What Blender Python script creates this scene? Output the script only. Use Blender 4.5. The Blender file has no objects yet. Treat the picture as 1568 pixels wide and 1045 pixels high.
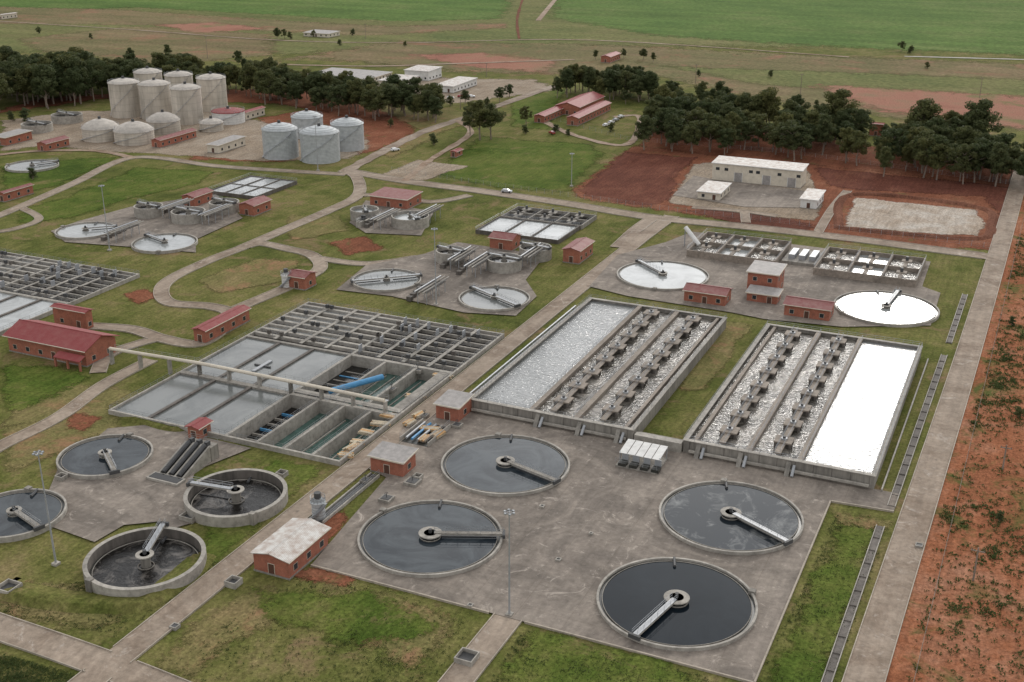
import bpy, math, random
import numpy as np
from mathutils import Vector, Matrix
from mathutils.geometry import tessellate_polygon
random.seed(7)
R=math.radians
sc=bpy.context.scene
# ------------------------------------------------------------------ survey
H=120.0; P=R(21.4); SP,CP=math.sin(P),math.cos(P); F=1813.0
TH=R(24.5); ST,CT=math.sin(TH),math.cos(TH)
def gw(u,v,z=0.0):
    a=(u-784)/F; b=(522.5-v)/F
    t=(H-z)/(SP-b*CP)
    return (a*t,(CP+b*SP)*t)
def proj(x,y,z):
    zc=y*CP+(H-z)*SP; yc=y*SP-(H-z)*CP
    return 784+F*x/zc, 522.5-F*yc/zc
def w2l(x,y): return (x*CT-y*ST, x*ST+y*CT)
def l2w(s,t): return (s*CT+t*ST, -s*ST+t*CT)
def L(u,v,z=0.0): return w2l(*gw(u,v,z))
# ------------------------------------------------------------------ materials
def newmat(name):
    m=bpy.data.materials.new(name); m.use_nodes=True
    nt=m.node_tree; b=nt.nodes['Principled BSDF']
    return m,nt,b
def N(nt,t,**k):
    n=nt.nodes.new(t)
    for a,v in k.items(): setattr(n,a,v)
    return n
def noise(nt,scale,detail=4,rough=.6,vec=None,dist=0):
    n=N(nt,'ShaderNodeTexNoise'); n.inputs['Scale'].default_value=scale
    n.inputs['Detail'].default_value=min(detail,6); n.inputs['Roughness'].default_value=rough
    n.inputs['Distortion'].default_value=dist
    if vec is not None: nt.links.new(vec,n.inputs['Vector'])
    return n.outputs['Fac']
def ramp(nt,fac,stops):
    r=N(nt,'ShaderNodeValToRGB'); e=r.color_ramp.elements
    while len(e)<len(stops): e.new(.5)
    for i,(p,c) in enumerate(stops):
        e[i].position=p
        e[i].color=(c[0],c[1],c[2],1) if isinstance(c,(tuple,list)) else (c,c,c,1)
    nt.links.new(fac,r.inputs['Fac']); return r.outputs['Color']
def mix(nt,fac,a,b,mode='MIX'):
    m=N(nt,'ShaderNodeMix',data_type='RGBA',blend_type=mode)
    for s,v in ((0,fac),(6,a),(7,b)):
        if isinstance(v,bpy.types.NodeSocket): nt.links.new(v,m.inputs[s])
        elif s==0: m.inputs[0].default_value=v
        else: m.inputs[s].default_value=(v[0],v[1],v[2],1)
    return m.outputs[2]
def mth(nt,op,a,b=0.0,clamp=False):
    m=N(nt,'ShaderNodeMath',operation=op); m.use_clamp=clamp
    for i,v in enumerate((a,b)):
        if isinstance(v,bpy.types.NodeSocket): nt.links.new(v,m.inputs[i])
        else: m.inputs[i].default_value=v
    return m.outputs[0]
def worldvec(nt): return N(nt,'ShaderNodeNewGeometry').outputs['Position']
def gridvec(nt,v,scale=(1,1,1)):
    mp=N(nt,'ShaderNodeMapping'); mp.inputs['Rotation'].default_value=(0,0,TH); nt.links.new(v,mp.inputs['Vector'])
    m2=N(nt,'ShaderNodeMapping'); m2.inputs['Scale'].default_value=scale; nt.links.new(mp.outputs[0],m2.inputs['Vector']); return m2.outputs[0]
def bump(nt,b,h,strength,dist):
    n=N(nt,'ShaderNodeBump'); n.inputs['Strength'].default_value=strength; n.inputs['Distance'].default_value=dist
    nt.links.new(h,n.inputs['Height']); nt.links.new(n.outputs['Normal'],b.inputs['Normal'])
def softedge(nt,b):
    at=N(nt,'ShaderNodeAttribute',attribute_name='edge')
    v=worldvec(nt)
    nz=mth(nt,'MULTIPLY',mth(nt,'SUBTRACT',noise(nt,.10,6,.72,v),.5),2.3)
    nz2=mth(nt,'MULTIPLY',mth(nt,'SUBTRACT',noise(nt,1.1,3,.7,v),.5),.9)
    s=mth(nt,'ADD',mth(nt,'ADD',at.outputs['Fac'],nz),nz2)
    m=N(nt,'ShaderNodeMapRange'); m.inputs[1].default_value=.40; m.inputs[2].default_value=.74
    nt.links.new(s,m.inputs[0])
    tr=N(nt,'ShaderNodeBsdfTransparent'); mx=N(nt,'ShaderNodeMixShader')
    nt.links.new(m.outputs[0],mx.inputs[0]); nt.links.new(tr.outputs[0],mx.inputs[1]); nt.links.new(b.outputs[0],mx.inputs[2])
    nt.links.new(mx.outputs[0],nt.nodes['Material Output'].inputs['Surface'])
def m_ground(name,cols,big=.018,mid=.11,fine=1.3,soft=False,spot=None,bs=.5,streak=(1.6,.12,1),ss=.5):
    m,nt,b=newmat(name); v=worldvec(nt)
    f=mth(nt,'ADD',mth(nt,'MULTIPLY',noise(nt,big,5,.65,v,.6),.5),mth(nt,'MULTIPLY',noise(nt,mid,6,.72,v),.5))
    n=len(cols); c=ramp(nt,f,[(.36+.28*i/(n-1),cols[i]) for i in range(n)])
    f2=noise(nt,fine,5,.78,v)
    c=mix(nt,1.0,c,ramp(nt,f2,[(.25,.38),(.5,.97),(.78,1.7)]),'MULTIPLY')
    if streak:
        f3=noise(nt,ss,4,.65,gridvec(nt,v,streak))
        c=mix(nt,.7,c,ramp(nt,f3,[(.3,.72),(.7,1.28)]),'MULTIPLY')
    if spot:
        sf=ramp(nt,noise(nt,spot[1],8,.74,v,.5),[(spot[2],0.0),(spot[2]+.12,.9)])
        c=mix(nt,sf,c,mix(nt,1.0,spot[0],ramp(nt,f2,[(.25,.65),(.75,1.35)]),'MULTIPLY'))
    nt.links.new(c,b.inputs['Base Color']); b.inputs['Roughness'].default_value=1
    b.inputs['Specular IOR Level'].default_value=.03
    bump(nt,b,f2,bs,.25)
    if soft: softedge(nt,b)
    return m
def m_plain(name,col,var=.25,scale=.6,rough=.8,spec=.3,metal=0,streak=False,bmp=.15):
    m,nt,b=newmat(name); v=worldvec(nt)
    if streak:
        mp=N(nt,'ShaderNodeMapping'); mp.inputs['Scale'].default_value=(1,1,.12); nt.links.new(v,mp.inputs['Vector']); v2=mp.outputs[0]
    else: v2=v
    f=noise(nt,scale,6,.7,v2)
    f2=noise(nt,scale*.12,4,.6,v)
    c=mix(nt,1.0,col,ramp(nt,f,[(.25,1-var*1.3),(.5,1.0),(.75,1+var)]),'MULTIPLY')
    c=mix(nt,1.0,c,ramp(nt,f2,[(.3,1-var*.8),(.7,1+var*.5)]),'MULTIPLY')
    nt.links.new(c,b.inputs['Base Color']); b.inputs['Roughness'].default_value=rough
    b.inputs['Specular IOR Level'].default_value=spec; b.inputs['Metallic'].default_value=metal
    if bmp: bump(nt,b,f,bmp,.05)
    return m
def m_pave(name,c0,c1,stain,joints=0,light=(.44,.385,.33)):
    m,nt,b=newmat(name); v=worldvec(nt)
    f=noise(nt,.09,6,.72,v,.8); f2=noise(nt,.9,6,.78,v)
    c=mix(nt,ramp(nt,f,[(.35,0.0),(.65,1.0)]),c0,c1)
    sf=ramp(nt,noise(nt,.035,6,.72,v,1.8),[(.46,0.0),(.6,.85)])
    c=mix(nt,sf,c,stain)
    lf=ramp(nt,noise(nt,.13,6,.78,v,2.5),[(.57,0.0),(.65,.7)])
    c=mix(nt,lf,c,light)
    of=ramp(nt,noise(nt,.3,5,.7,v,1.0),[(.64,0.0),(.72,.55)])
    c=mix(nt,of,c,(.10,.088,.075))
    c=mix(nt,.8,c,ramp(nt,noise(nt,.35,5,.7,gridvec(nt,v,(1.2,.1,1))),[(.3,.78),(.7,1.17)]),'MULTIPLY')
    c=mix(nt,.5,c,ramp(nt,noise(nt,.3,5,.7,gridvec(nt,v,(.12,1.2,1))),[(.3,.8),(.7,1.15)]),'MULTIPLY')
    c=mix(nt,1.0,c,ramp(nt,f2,[(.25,.70),(.75,1.24)]),'MULTIPLY')
    if joints:
        br=N(nt,'ShaderNodeTexBrick'); br.offset=0; br.inputs['Scale'].default_value=1
        br.inputs['Brick Width'].default_value=joints; br.inputs['Row Height'].default_value=joints
        br.inputs['Mortar Size'].default_value=.06; br.inputs['Color1'].default_value=(1,1,1,1); br.inputs['Color2'].default_value=(.94,.94,.94,1)
        br.inputs['Mortar'].default_value=(.8,.78,.76,1); nt.links.new(gridvec(nt,v),br.inputs['Vector'])
        c=mix(nt,.8,c,br.outputs['Color'],'MULTIPLY')
    nt.links.new(c,b.inputs['Base Color']); b.inputs['Roughness'].default_value=.9
    b.inputs['Specular IOR Level'].default_value=.10
    bump(nt,b,f2,.2,.05)
    return m
def m_water(name,col,rough,ior,bs,bd,scale,col2=None,cs=.06,lo=.4,hi=.62,big=2.0):
    m,nt,b=newmat(name); v=worldvec(nt)
    if col2:
        c=mix(nt,ramp(nt,noise(nt,cs,6,.7,v,1.5),[(lo,0.0),(hi,1.0)]),col,col2); nt.links.new(c,b.inputs['Base Color'])
    else: b.inputs['Base Color'].default_value=(*col,1)
    b.inputs['Roughness'].default_value=rough; b.inputs['IOR'].default_value=ior
    g=gridvec(nt,v,(1,1.7,1))
    h=mth(nt,'ADD',noise(nt,scale,4,.65,g,.5),mth(nt,'MULTIPLY',noise(nt,scale*.2,3,.5,g),big))
    bump(nt,b,h,bs,bd); return m
def m_corr(name,col,col2,wl=.9,axis='X',patch=.5):
    m,nt,b=newmat(name); tc=N(nt,'ShaderNodeTexCoord')
    w=N(nt,'ShaderNodeTexWave',bands_direction=axis); w.inputs['Scale'].default_value=wl; nt.links.new(tc.outputs['Object'],w.inputs['Vector'])
    f=ramp(nt,noise(nt,.5,6,.7,tc.outputs['Object']),[(.4,0.0),(.65,1.0)])
    c=mix(nt,f,col,col2)
    c=mix(nt,1.0,c,ramp(nt,w.outputs['Fac'],[(.0,.72),(.6,1.08)]),'MULTIPLY')
    nt.links.new(c,b.inputs['Base Color']); b.inputs['Roughness'].default_value=.6; b.inputs['Specular IOR Level'].default_value=.25
    bump(nt,b,w.outputs['Fac'],.3,.08); return m
def m_brick():
    m,nt,b=newmat('brick'); v=worldvec(nt)
    sx=N(nt,'ShaderNodeSeparateXYZ'); nt.links.new(gridvec(nt,v),sx.inputs[0])
    cb=N(nt,'ShaderNodeCombineXYZ'); nt.links.new(mth(nt,'ADD',sx.outputs[0],sx.outputs[1]),cb.inputs[0]); nt.links.new(sx.outputs[2],cb.inputs[1])
    br=N(nt,'ShaderNodeTexBrick'); br.inputs['Scale'].default_value=2.2
    br.inputs['Color1'].default_value=(.36,.11,.062,1); br.inputs['Color2'].default_value=(.27,.085,.05,1); br.inputs['Mortar'].default_value=(.31,.18,.13,1)
    nt.links.new(cb.outputs[0],br.inputs['Vector'])
    c=mix(nt,1.0,br.outputs['Color'],ramp(nt,noise(nt,.8,5,.7,v),[(.3,.75),(.7,1.25)]),'MULTIPLY')
    nt.links.new(c,b.inputs['Base Color']); b.inputs['Roughness'].default_value=.9; return m
def m_leaf(name,a,bc,c3):
    m,nt,b=newmat(name); tc=N(nt,'ShaderNodeTexCoord'); oi=N(nt,'ShaderNodeObjectInfo')
    c=ramp(nt,noise(nt,.55,4,.7,tc.outputs['Object']),[(.3,a),(.5,bc),(.72,c3)])
    c=mix(nt,1.0,c,ramp(nt,oi.outputs['Random'],[(0,(.72,.8,.78)),(.5,(1,1,1)),(1,(1.4,1.22,1.05))]),'MULTIPLY')
    nt.links.new(c,b.inputs['Base Color']); b.inputs['Roughness'].default_value=.7; b.inputs['Specular IOR Level'].default_value=.15
    tl=N(nt,'ShaderNodeBsdfTranslucent'); nt.links.new(c,tl.inputs['Color']); mx=N(nt,'ShaderNodeMixShader'); mx.inputs[0].default_value=.35
    nt.links.new(b.outputs[0],mx.inputs[1]); nt.links.new(tl.outputs[0],mx.inputs[2]); nt.links.new(mx.outputs[0],nt.nodes['Material Output'].inputs['Surface'])
    return m
GR=[(.060,.074,.018),(.098,.108,.029),(.148,.140,.048),(.21,.165,.08)]
M={}
M['grass']=m_ground('grass_ground',GR,spot=((.215,.145,.085),.05,.55))
M['grass_green']=m_ground('lush_grass',[(.042,.070,.012),(.070,.102,.019),(.108,.128,.030),(.15,.14,.05)],soft=True,spot=((.19,.145,.07),.07,.58))
M['grass_dry']=m_ground('dry_grass',[(.11,.112,.038),(.17,.148,.06),(.225,.168,.085)],soft=True,spot=((.26,.15,.085),.06,.53))
M['field']=m_ground('field_green',[(.066,.115,.030),(.096,.15,.040),(.14,.17,.06)],big=.004,mid=.02,fine=.25,soft=True,streak=(.08,1,1),ss=.05)
M['field2']=m_ground('pasture',[(.105,.125,.045),(.14,.145,.056),(.18,.16,.075)],big=.006,mid=.03,fine=.3,soft=True,streak=(.08,1,1),ss=.05)
M['brownfield']=m_ground('scrub_field',[(.12,.118,.052),(.16,.135,.068),(.22,.155,.095)],big=.006,mid=.035,fine=.4,soft=True,spot=((.25,.13,.085),.02,.54),streak=(.1,1,1),ss=.06)
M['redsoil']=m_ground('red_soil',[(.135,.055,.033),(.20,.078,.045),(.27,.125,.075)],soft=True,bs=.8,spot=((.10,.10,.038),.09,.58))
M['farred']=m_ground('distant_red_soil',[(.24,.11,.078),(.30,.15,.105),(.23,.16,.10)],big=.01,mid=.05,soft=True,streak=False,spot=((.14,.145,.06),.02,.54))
M['darkred']=m_ground('ploughed_soil',[(.090,.036,.025),(.13,.05,.034),(.18,.078,.05)],soft=True,bs=.8)
M['scrub']=m_ground('red_scrub_soil',[(.20,.075,.038),(.275,.11,.056),(.34,.17,.105)],soft=True,spot=((.075,.098,.028),.06,.53),bs=.8)
M['tan']=m_ground('bare_earth',[(.22,.17,.12),(.28,.225,.17),(.34,.29,.23)],soft=True,bs=.3)
M['sand']=m_ground('pale_sand',[(.27,.21,.155),(.38,.32,.26),(.47,.43,.38)],soft=True,bs=.3,big=.05)
M['apron']=m_pave('concrete_apron',(.225,.192,.162),(.29,.25,.21),(.16,.138,.118),joints=9)
M['road']=m_pave('road_surface',(.28,.225,.175),(.345,.28,.22),(.21,.16,.12))
M['road2']=m_pave('track_surface',(.29,.215,.155),(.36,.28,.21),(.23,.155,.105))
M['kerb']=m_plain('kerb_concrete',(.36,.31,.25),.25,1.0)
M['conc']=m_plain('wall_concrete',(.25,.23,.20),.38,.9,streak=True)
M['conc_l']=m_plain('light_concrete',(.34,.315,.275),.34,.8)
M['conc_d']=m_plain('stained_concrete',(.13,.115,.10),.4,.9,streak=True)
M['brownconc']=m_plain('brown_concrete',(.26,.22,.18),.35,1.2)
M['wet']=m_plain('wet_channel',(.04,.04,.035),.3,1.0,rough=.35)
M['steel']=m_plain('galvanised_steel',(.36,.37,.38),.1,2,rough=.5,metal=.3,bmp=0)
M['steel_d']=m_plain('dark_steel',(.07,.07,.07),.2,2,rough=.6,bmp=0)
M['white']=m_plain('white_paint',(.66,.65,.62),.16,.6,rough=.6)
M['cream']=m_plain('cream_plaster',(.60,.54,.44),.15,.6)
M['silo']=m_plain('silo_plaster',(.50,.45,.38),.30,.35,streak=True)
M['silotop']=m_plain('silo_roof',(.46,.42,.37),.22,.5)
M['alu']=m_corr('galvanised_cladding',(.46,.48,.48),(.35,.37,.37),.5,'Z')
M['redroof']=m_corr('red_roof_sheet',(.235,.042,.042),(.26,.075,.068),1.1)
M['dkredroof']=m_corr('weathered_red_roof',(.21,.060,.056),(.25,.12,.105),1.1)
M['greyroof']=m_corr('grey_roof_sheet',(.26,.245,.23),(.38,.35,.33),1.1)
M['whiteroof']=m_corr('pale_roof_sheet',(.60,.58,.54),(.38,.30,.25),1.1)
M['brick']=m_brick()
M['glass']=m_plain('window_glass',(.03,.035,.04),.2,1,rough=.15,spec=.5,bmp=0)
M['door']=m_plain('door_paint',(.10,.05,.035),.15,2,rough=.5,bmp=0)
M['blue']=m_plain('blue_paint',(.08,.26,.46),.15,1,rough=.4,bmp=0)
M['timber']=m_plain('timber',(.52,.31,.14),.3,2,bmp=0)
M['timber2']=m_plain('weathered_timber',(.46,.39,.28),.3,2,bmp=0)
M['carwhite']=m_plain('car_paint_white',(.72,.72,.72),.03,1,rough=.25,spec=.5,bmp=0)
M['carred']=m_plain('car_paint_red',(.30,.03,.03),.03,1,rough=.25,spec=.5,bmp=0)
M['carsilver']=m_plain('car_paint_silver',(.40,.41,.42),.03,1,rough=.25,spec=.5,bmp=0)
M['tyre']=m_plain('tyre_rubber',(.02,.02,.02),.1,1,bmp=0)
M['bark']=m_plain('bark',(.24,.19,.15),.3,1.5)
M['leaf']=m_leaf('gum_leaves',(.050,.066,.026),(.088,.104,.042),(.13,.138,.062))
M['weed']=m_leaf('weed_leaves',(.045,.065,.018),(.07,.095,.026),(.13,.14,.05))
M['w_dark']=m_water('settled_water',(.007,.011,.015),.02,1.20,.04,.04,.5,(.012,.017,.022),.05)
M['w_mid']=m_water('clarifier_water',(.018,.024,.030),.04,1.30,.05,.04,.6,(.050,.060,.067),.09,.42,.6)
M['w_mid2']=m_water('clarifier_water_scummy',(.018,.023,.028),.04,1.26,.05,.04,.6,(.17,.175,.17),.13,.52,.68)
M['w_churn']=m_water('sludge_water',(.010,.009,.008),.15,1.3,.5,.2,1.2,(.16,.145,.13),.16,.51,.68)
M['w_grey']=m_water('turbid_water',(.165,.172,.165),.16,1.45,.12,.08,.5,(.10,.108,.105),.06)
M['w_pale']=m_water('pale_water',(.33,.345,.34),.15,1.55,.15,.1,.6,(.22,.23,.225),.08)
M['w_silver']=m_water('bright_water',(.13,.135,.13),.08,1.7,.8,.26,.75,(.18,.185,.18),.05,big=1.2)
M['w_glit']=m_water('glittering_water',(.14,.14,.135),.09,2.1,.75,.24,1.0,(.20,.20,.195),.05,big=1.0)
M['w_aer']=m_water('aerated_water',(.060,.053,.042),.10,1.5,1.0,.38,.8,(.27,.245,.21),.16,.42,.62)
M['w_green']=m_water('green_water',(.045,.085,.07),.06,1.4,.25,.1,1.0,(.08,.145,.125),.2)
M['w_black']=m_water('dark_mixed_liquor',(.014,.013,.012),.08,1.33,.25,.1,.8)
M['bund']=m_ground('bund_soil',[(.10,.046,.03),(.15,.066,.043),(.21,.10,.066)])
# ------------------------------------------------------------------ mesh builder
class Obj:
    def __init__(s,name,org=(0,0)):
        s.name=name; s.o=org; s.p={}
    def add(s,part,mat,vs,fs):
        k=(part,mat); d=s.p.setdefault(k,([],[])); n=len(d[0])
        ox,oy=s.o
        d[0].extend((v[0]-ox,v[1]-oy,v[2]) for v in vs); d[1].extend(tuple(i+n for i in f) for f in fs)
    def box(s,part,mat,x0,x1,y0,y1,z0,z1):
        s.add(part,mat,[(x0,y0,z0),(x1,y0,z0),(x1,y1,z0),(x0,y1,z0),(x0,y0,z1),(x1,y0,z1),(x1,y1,z1),(x0,y1,z1)],
          [(0,3,2,1),(4,5,6,7),(0,1,5,4),(1,2,6,5),(2,3,7,6),(3,0,4,7)])
    def obox(s,part,mat,p,q,w,z0,z1,z0b=None,z1b=None):
        z0b=z0 if z0b is None else z0b; z1b=z1 if z1b is None else z1b
        dx,dy=q[0]-p[0],q[1]-p[1]; l=math.hypot(dx,dy) or 1; nx,ny=-dy/l*w/2,dx/l*w/2
        s.add(part,mat,[(p[0]+nx,p[1]+ny,z0),(p[0]-nx,p[1]-ny,z0),(q[0]-nx,q[1]-ny,z0b),(q[0]+nx,q[1]+ny,z0b),
           (p[0]+nx,p[1]+ny,z1),(p[0]-nx,p[1]-ny,z1),(q[0]-nx,q[1]-ny,z1b),(q[0]+nx,q[1]+ny,z1b)],
          [(0,3,2,1),(4,5,6,7),(0,1,5,4),(1,2,6,5),(2,3,7,6),(3,0,4,7)])
    def lathe(s,part,mat,cx,cy,prof,n=64,cap=False):
        vs=[];fs=[]
        for r,z in prof:
            for i in range(n):
                a=2*math.pi*i/n; vs.append((cx+r*math.cos(a),cy+r*math.sin(a),z))
        for j in range(len(prof)-1):
            for i in range(n):
                k=(i+1)%n; fs.append((j*n+i,j*n+k,(j+1)*n+k,(j+1)*n+i))
        if cap: fs.append(tuple((len(prof)-1)*n+i for i in range(n)))
        s.add(part,mat,vs,fs)
    def cyl(s,part,mat,cx,cy,r,z0,z1,n=24,r2=None):
        s.lathe(part,mat,cx,cy,[(r,z0),(r if r2 is None else r2,z1)],n,True)
    def tube(s,part,mat,p,q,r,n=5,r2=None):
        p=Vector(p);q=Vector(q);d=(q-p); 
        if d.length<1e-4: return
        qt=d.to_track_quat('Z','Y'); r2=r if r2 is None else r2
        vs=[];fs=[]
        for c,rr in ((p,r),(q,r2)):
            for i in range(n):
                a=2*math.pi*i/n; vs.append(tuple(c+qt@Vector((rr*math.cos(a),rr*math.sin(a),0))))
        for i in range(n):
            k=(i+1)%n; fs.append((i,k,n+k,n+i))
        fs.append(tuple(range(n-1,-1,-1))); fs.append(tuple(range(n,2*n)))
        s.add(part,mat,vs,fs)
    def rail(s,pts,z,part='handrail',mat='steel',step=2.4,h=1.1,t=.04):
        for p,q in zip(pts[:-1],pts[1:]):
            for hh in (h*.55,h): s.tube(part,mat,(p[0],p[1],z+hh),(q[0],q[1],z+hh),t,3)
            l=math.hypot(q[0]-p[0],q[1]-p[1]); n=max(1,int(l/step))
            for i in range(n+1):
                x=p[0]+(q[0]-p[0])*i/n; y=p[1]+(q[1]-p[1])*i/n
                s.tube(part,mat,(x,y,z),(x,y,z+h),t,3)
    def done(s):
        x,y=l2w(*s.o); obs=[]
        for (part,mat),(vs,fs) in s.p.items():
            me=bpy.data.meshes.new(part); me.from_pydata(vs,[],fs); me.materials.append(M[mat]); me.update()
            obs.append(bpy.data.objects.new(part,me))
        if len(obs)==1:
            e=obs[0]; e.name=s.name; sc.collection.objects.link(e)
        else:
            e=bpy.data.objects.new(s.name,None); sc.collection.objects.link(e)
            for o in obs: sc.collection.objects.link(o); o.parent=e
        e.location=(x,y,0); e.rotation_euler=(0,0,-TH)
        return e
# ------------------------------------------------------------------ ground & patches
def in_poly(p,poly):
    x,y=p; c=False; n=len(poly); j=n-1
    for i in range(n):
        xi,yi=poly[i]; xj,yj=poly[j]
        if (yi>y)!=(yj>y) and x<(xj-xi)*(y-yi)/(yj-yi)+xi: c=not c
        j=i
    return c
def area(p): return sum(p[i][0]*p[(i+1)%len(p)][1]-p[(i+1)%len(p)][0]*p[i][1] for i in range(len(p)))/2
def sdist(X,Y,poly):
    ins=np.zeros(X.shape,bool); dd=np.full(X.shape,1e18); n=len(poly)
    for i in range(n):
        x0,y0=poly[i]; x1,y1=poly[(i+1)%n]
        if y0!=y1: ins^=((y0>Y)!=(y1>Y))&(X<(x1-x0)*(Y-y0)/(y1-y0)+x0)
        ex,ey=x1-x0,y1-y0; l2=ex*ex+ey*ey+1e-9
        t=np.clip(((X-x0)*ex+(Y-y0)*ey)/l2,0,1); dd=np.minimum(dd,(X-x0-t*ex)**2+(Y-y0-t*ey)**2)
    d=np.sqrt(dd); return np.where(ins,d,-d)
g=Obj('ground'); B0=9000
hs0,hs1,ht0,ht1=-160.4,-130.4,195.2,248.6
xs=[-B0,hs0,hs1,B0]; ys=[-B0,ht0,ht1,B0]
vs=[(x,y,0) for y in ys for x in xs]
fs=[(j*4+i,j*4+i+1,j*4+i+5,j*4+i+4) for j in range(3) for i in range(3) if not(i==1 and j==1)]
g.add('ground','grass',vs,fs); g.done()
PZ=[.02]
def patch(name,mat,pts,inset):
    poly=[L(*p) for p in pts]
    inset*=1.3
    x0=min(p[0] for p in poly)-inset;x1=max(p[0] for p in poly)+inset;y0=min(p[1] for p in poly)-inset;y1=max(p[1] for p in poly)+inset
    gs=max(inset*.6,math.sqrt((x1-x0)*(y1-y0)/9000))
    nx=int((x1-x0)/gs)+2; ny=int((y1-y0)/gs)+2
    X,Y=np.meshgrid(x0+gs*np.arange(nx),y0+gs*np.arange(ny))
    D=sdist(X,Y,poly)/inset
    keep=D>-.45
    z=PZ[0]; PZ[0]+=.003
    cell=keep[:-1,:-1]|keep[1:,:-1]|keep[:-1,1:]|keep[1:,1:]
    J,I=np.nonzero(cell)
    a=J*nx+I; F_=np.stack([a,a+1,a+nx+1,a+nx],1)
    used,inv=np.unique(F_,return_inverse=True); F_=inv.reshape(-1,4)
    xs_=X.ravel()[used]; ys_=Y.ravel()[used]; e=np.clip(D.ravel()[used]*.6+.35,-.6,1.15)
    wx=xs_*CT+ys_*ST; wy=-xs_*ST+ys_*CT
    me=bpy.data.meshes.new(name); me.from_pydata(np.stack([wx,wy,np.full(len(wx),z)],1).tolist(),[],F_.tolist())
    at=me.attributes.new('edge','FLOAT','POINT'); at.data.foreach_set('value',e.astype(np.float32))
    me.materials.append(M[mat]); me.update(); o=bpy.data.objects.new(name,me); sc.collection.objects.link(o)
patch('distant_pasture','field2',[(-900,-110),(2500,-110),(2100,60),(1568,75),(900,75),(300,90),(-200,80)],25)
patch('green_field','field',[(-500,-60),(770,-60),(790,8),(770,30),(600,34),(420,24),(200,12),(-100,30)],12)
patch('green_field','field',[(850,-60),(2200,-60),(1900,90),(1568,86),(1250,72),(1000,56),(835,28)],14)
patch('dry_strip','brownfield',[(-100,8),(180,14),(420,30),(600,40),(780,34),(780,44),(560,56),(250,40),(-100,36)],10)
patch('scrub_field','brownfield',[(600,62),(900,66),(1250,84),(1800,105),(1900,230),(1568,205),(1200,165),(1000,120),(700,112),(480,92),(380,98)],14)
patch('scrub_field','brownfield',[(20,60),(200,40),(420,52),(430,85),(250,100),(60,80)],9)
patch('pasture_strip','field2',[(1000,100),(1300,110),(1800,130),(1800,160),(1400,150),(1150,130)],9)
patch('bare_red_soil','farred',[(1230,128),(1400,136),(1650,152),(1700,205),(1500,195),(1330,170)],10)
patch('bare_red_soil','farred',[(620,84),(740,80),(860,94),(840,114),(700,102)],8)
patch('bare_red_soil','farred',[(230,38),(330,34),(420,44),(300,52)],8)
patch('bare_earth','tan',[(420,108),(620,118),(820,122),(860,138),(700,160),(560,140),(430,125)],4)
patch('red_soil','redsoil',[(560,150),(640,180),(640,205),(590,228),(545,240),(420,250),(280,245),(300,225),(380,205),(400,180),(480,165)],4)
patch('bare_earth','tan',[(0,185),(120,170),(320,168),(420,190),(560,200),(570,225),(540,245),(400,248),(300,240),(200,235),(60,225),(0,232)],3)
patch('tree_shade_litter','redsoil',[(965,236),(1000,190),(1150,190),(1340,225),(1568,262),(1568,300),(1340,268),(1130,246)],4)  # brown soil and litter colour, painting in the shade under the trees
patch('tree_shade_litter','redsoil',[(-50,182),(60,150),(300,135),(470,140),(680,178),(670,196),(560,184),(420,160),(160,152)],4)  # same brown ground colour, standing in for shade below this tree row
patch('red_soil','redsoil',[(970,222),(1100,238),(1350,262),(1568,290),(1568,330),(1530,385),(1300,372),(1060,330),(880,305),(875,290),(950,235)],3)
patch('ploughed_soil','darkred',[(885,292),(955,232),(1070,242),(1040,268),(1030,305),(1000,318),(900,305)],2.5)
patch('ploughed_soil','darkred',[(1040,322),(1150,322),(1250,345),(1240,358),(1120,342)],2)
patch('ploughed_soil','darkred',[(1240,255),(1568,288),(1540,340),(1500,302),(1310,292),(1265,285)],2.5)
patch('lush_grass','grass_green',[(655,268),(735,208),(900,220),(930,235),(868,296),(760,288)],4)
patch('lush_grass','grass_green',[(780,150),(870,135),(840,200),(780,195)],3)
patch('lush_grass','grass_green',[(90,305),(210,255),(330,262),(300,285),(200,305),(120,335),(20,345),(30,320)],3)
patch('lush_grass','grass_green',[(0,255),(90,245),(190,240),(90,285),(0,310)],3)
patch('red_scrubland','scrub',[(1318,1120),(1388,850),(1408,780),(1490,550),(1527,400),(1566,290),(1900,330),(2300,1120)],1.0)
patch('dry_grass','grass_dry',[(40,640),(170,590),(260,600),(180,625),(200,655),(90,700),(0,730),(0,660)],3)
patch('red_soil','redsoil',[(100,625),(155,640),(130,668),(105,658)],1.8)
patch('dry_grass','grass_dry',[(470,880),(600,905),(720,945),(640,1040),(560,1000),(480,930)],3)
patch('dry_grass','grass_dry',[(230,1000),(380,900),(440,890),(420,960),(300,1040),(220,1040)],3)
patch('red_soil','redsoil',[(500,372),(560,360),(590,380),(530,395)],2.5)
patch('red_soil','redsoil',[(185,452),(225,441),(245,455),(210,470)],2)
patch('red_soil','redsoil',[(485,800),(520,770),(540,795),(500,835),(470,850)],1.4)
patch('red_soil','redsoil',[(440,865),(560,880),(545,905),(430,885)],1.6)
patch('dry_grass','grass_dry',[(560,160),(760,175),(690,200),(600,245),(580,235),(640,200)],3)
patch('dry_grass','grass_dry',[(300,430),(390,395),(460,400),(440,430),(330,452)],2)
patch('dry_grass','grass_dry',[(440,330),(520,330),(540,355),(440,370)],2)
patch('dry_grass','grass_dry',[(40,560),(150,590),(110,640),(0,655)],2)
patch('dry_grass','grass_dry',[(0,880),(130,900),(180,950),(100,980),(0,930)],2.5)
patch('lush_grass','grass_green',[(300,780),(420,700),(500,712),(380,830),(300,880),(310,820)],2)
patch('lush_grass','grass_green',[(1210,960),(1280,800),(1350,805),(1260,1080),(1160,1080)],2)
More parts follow.
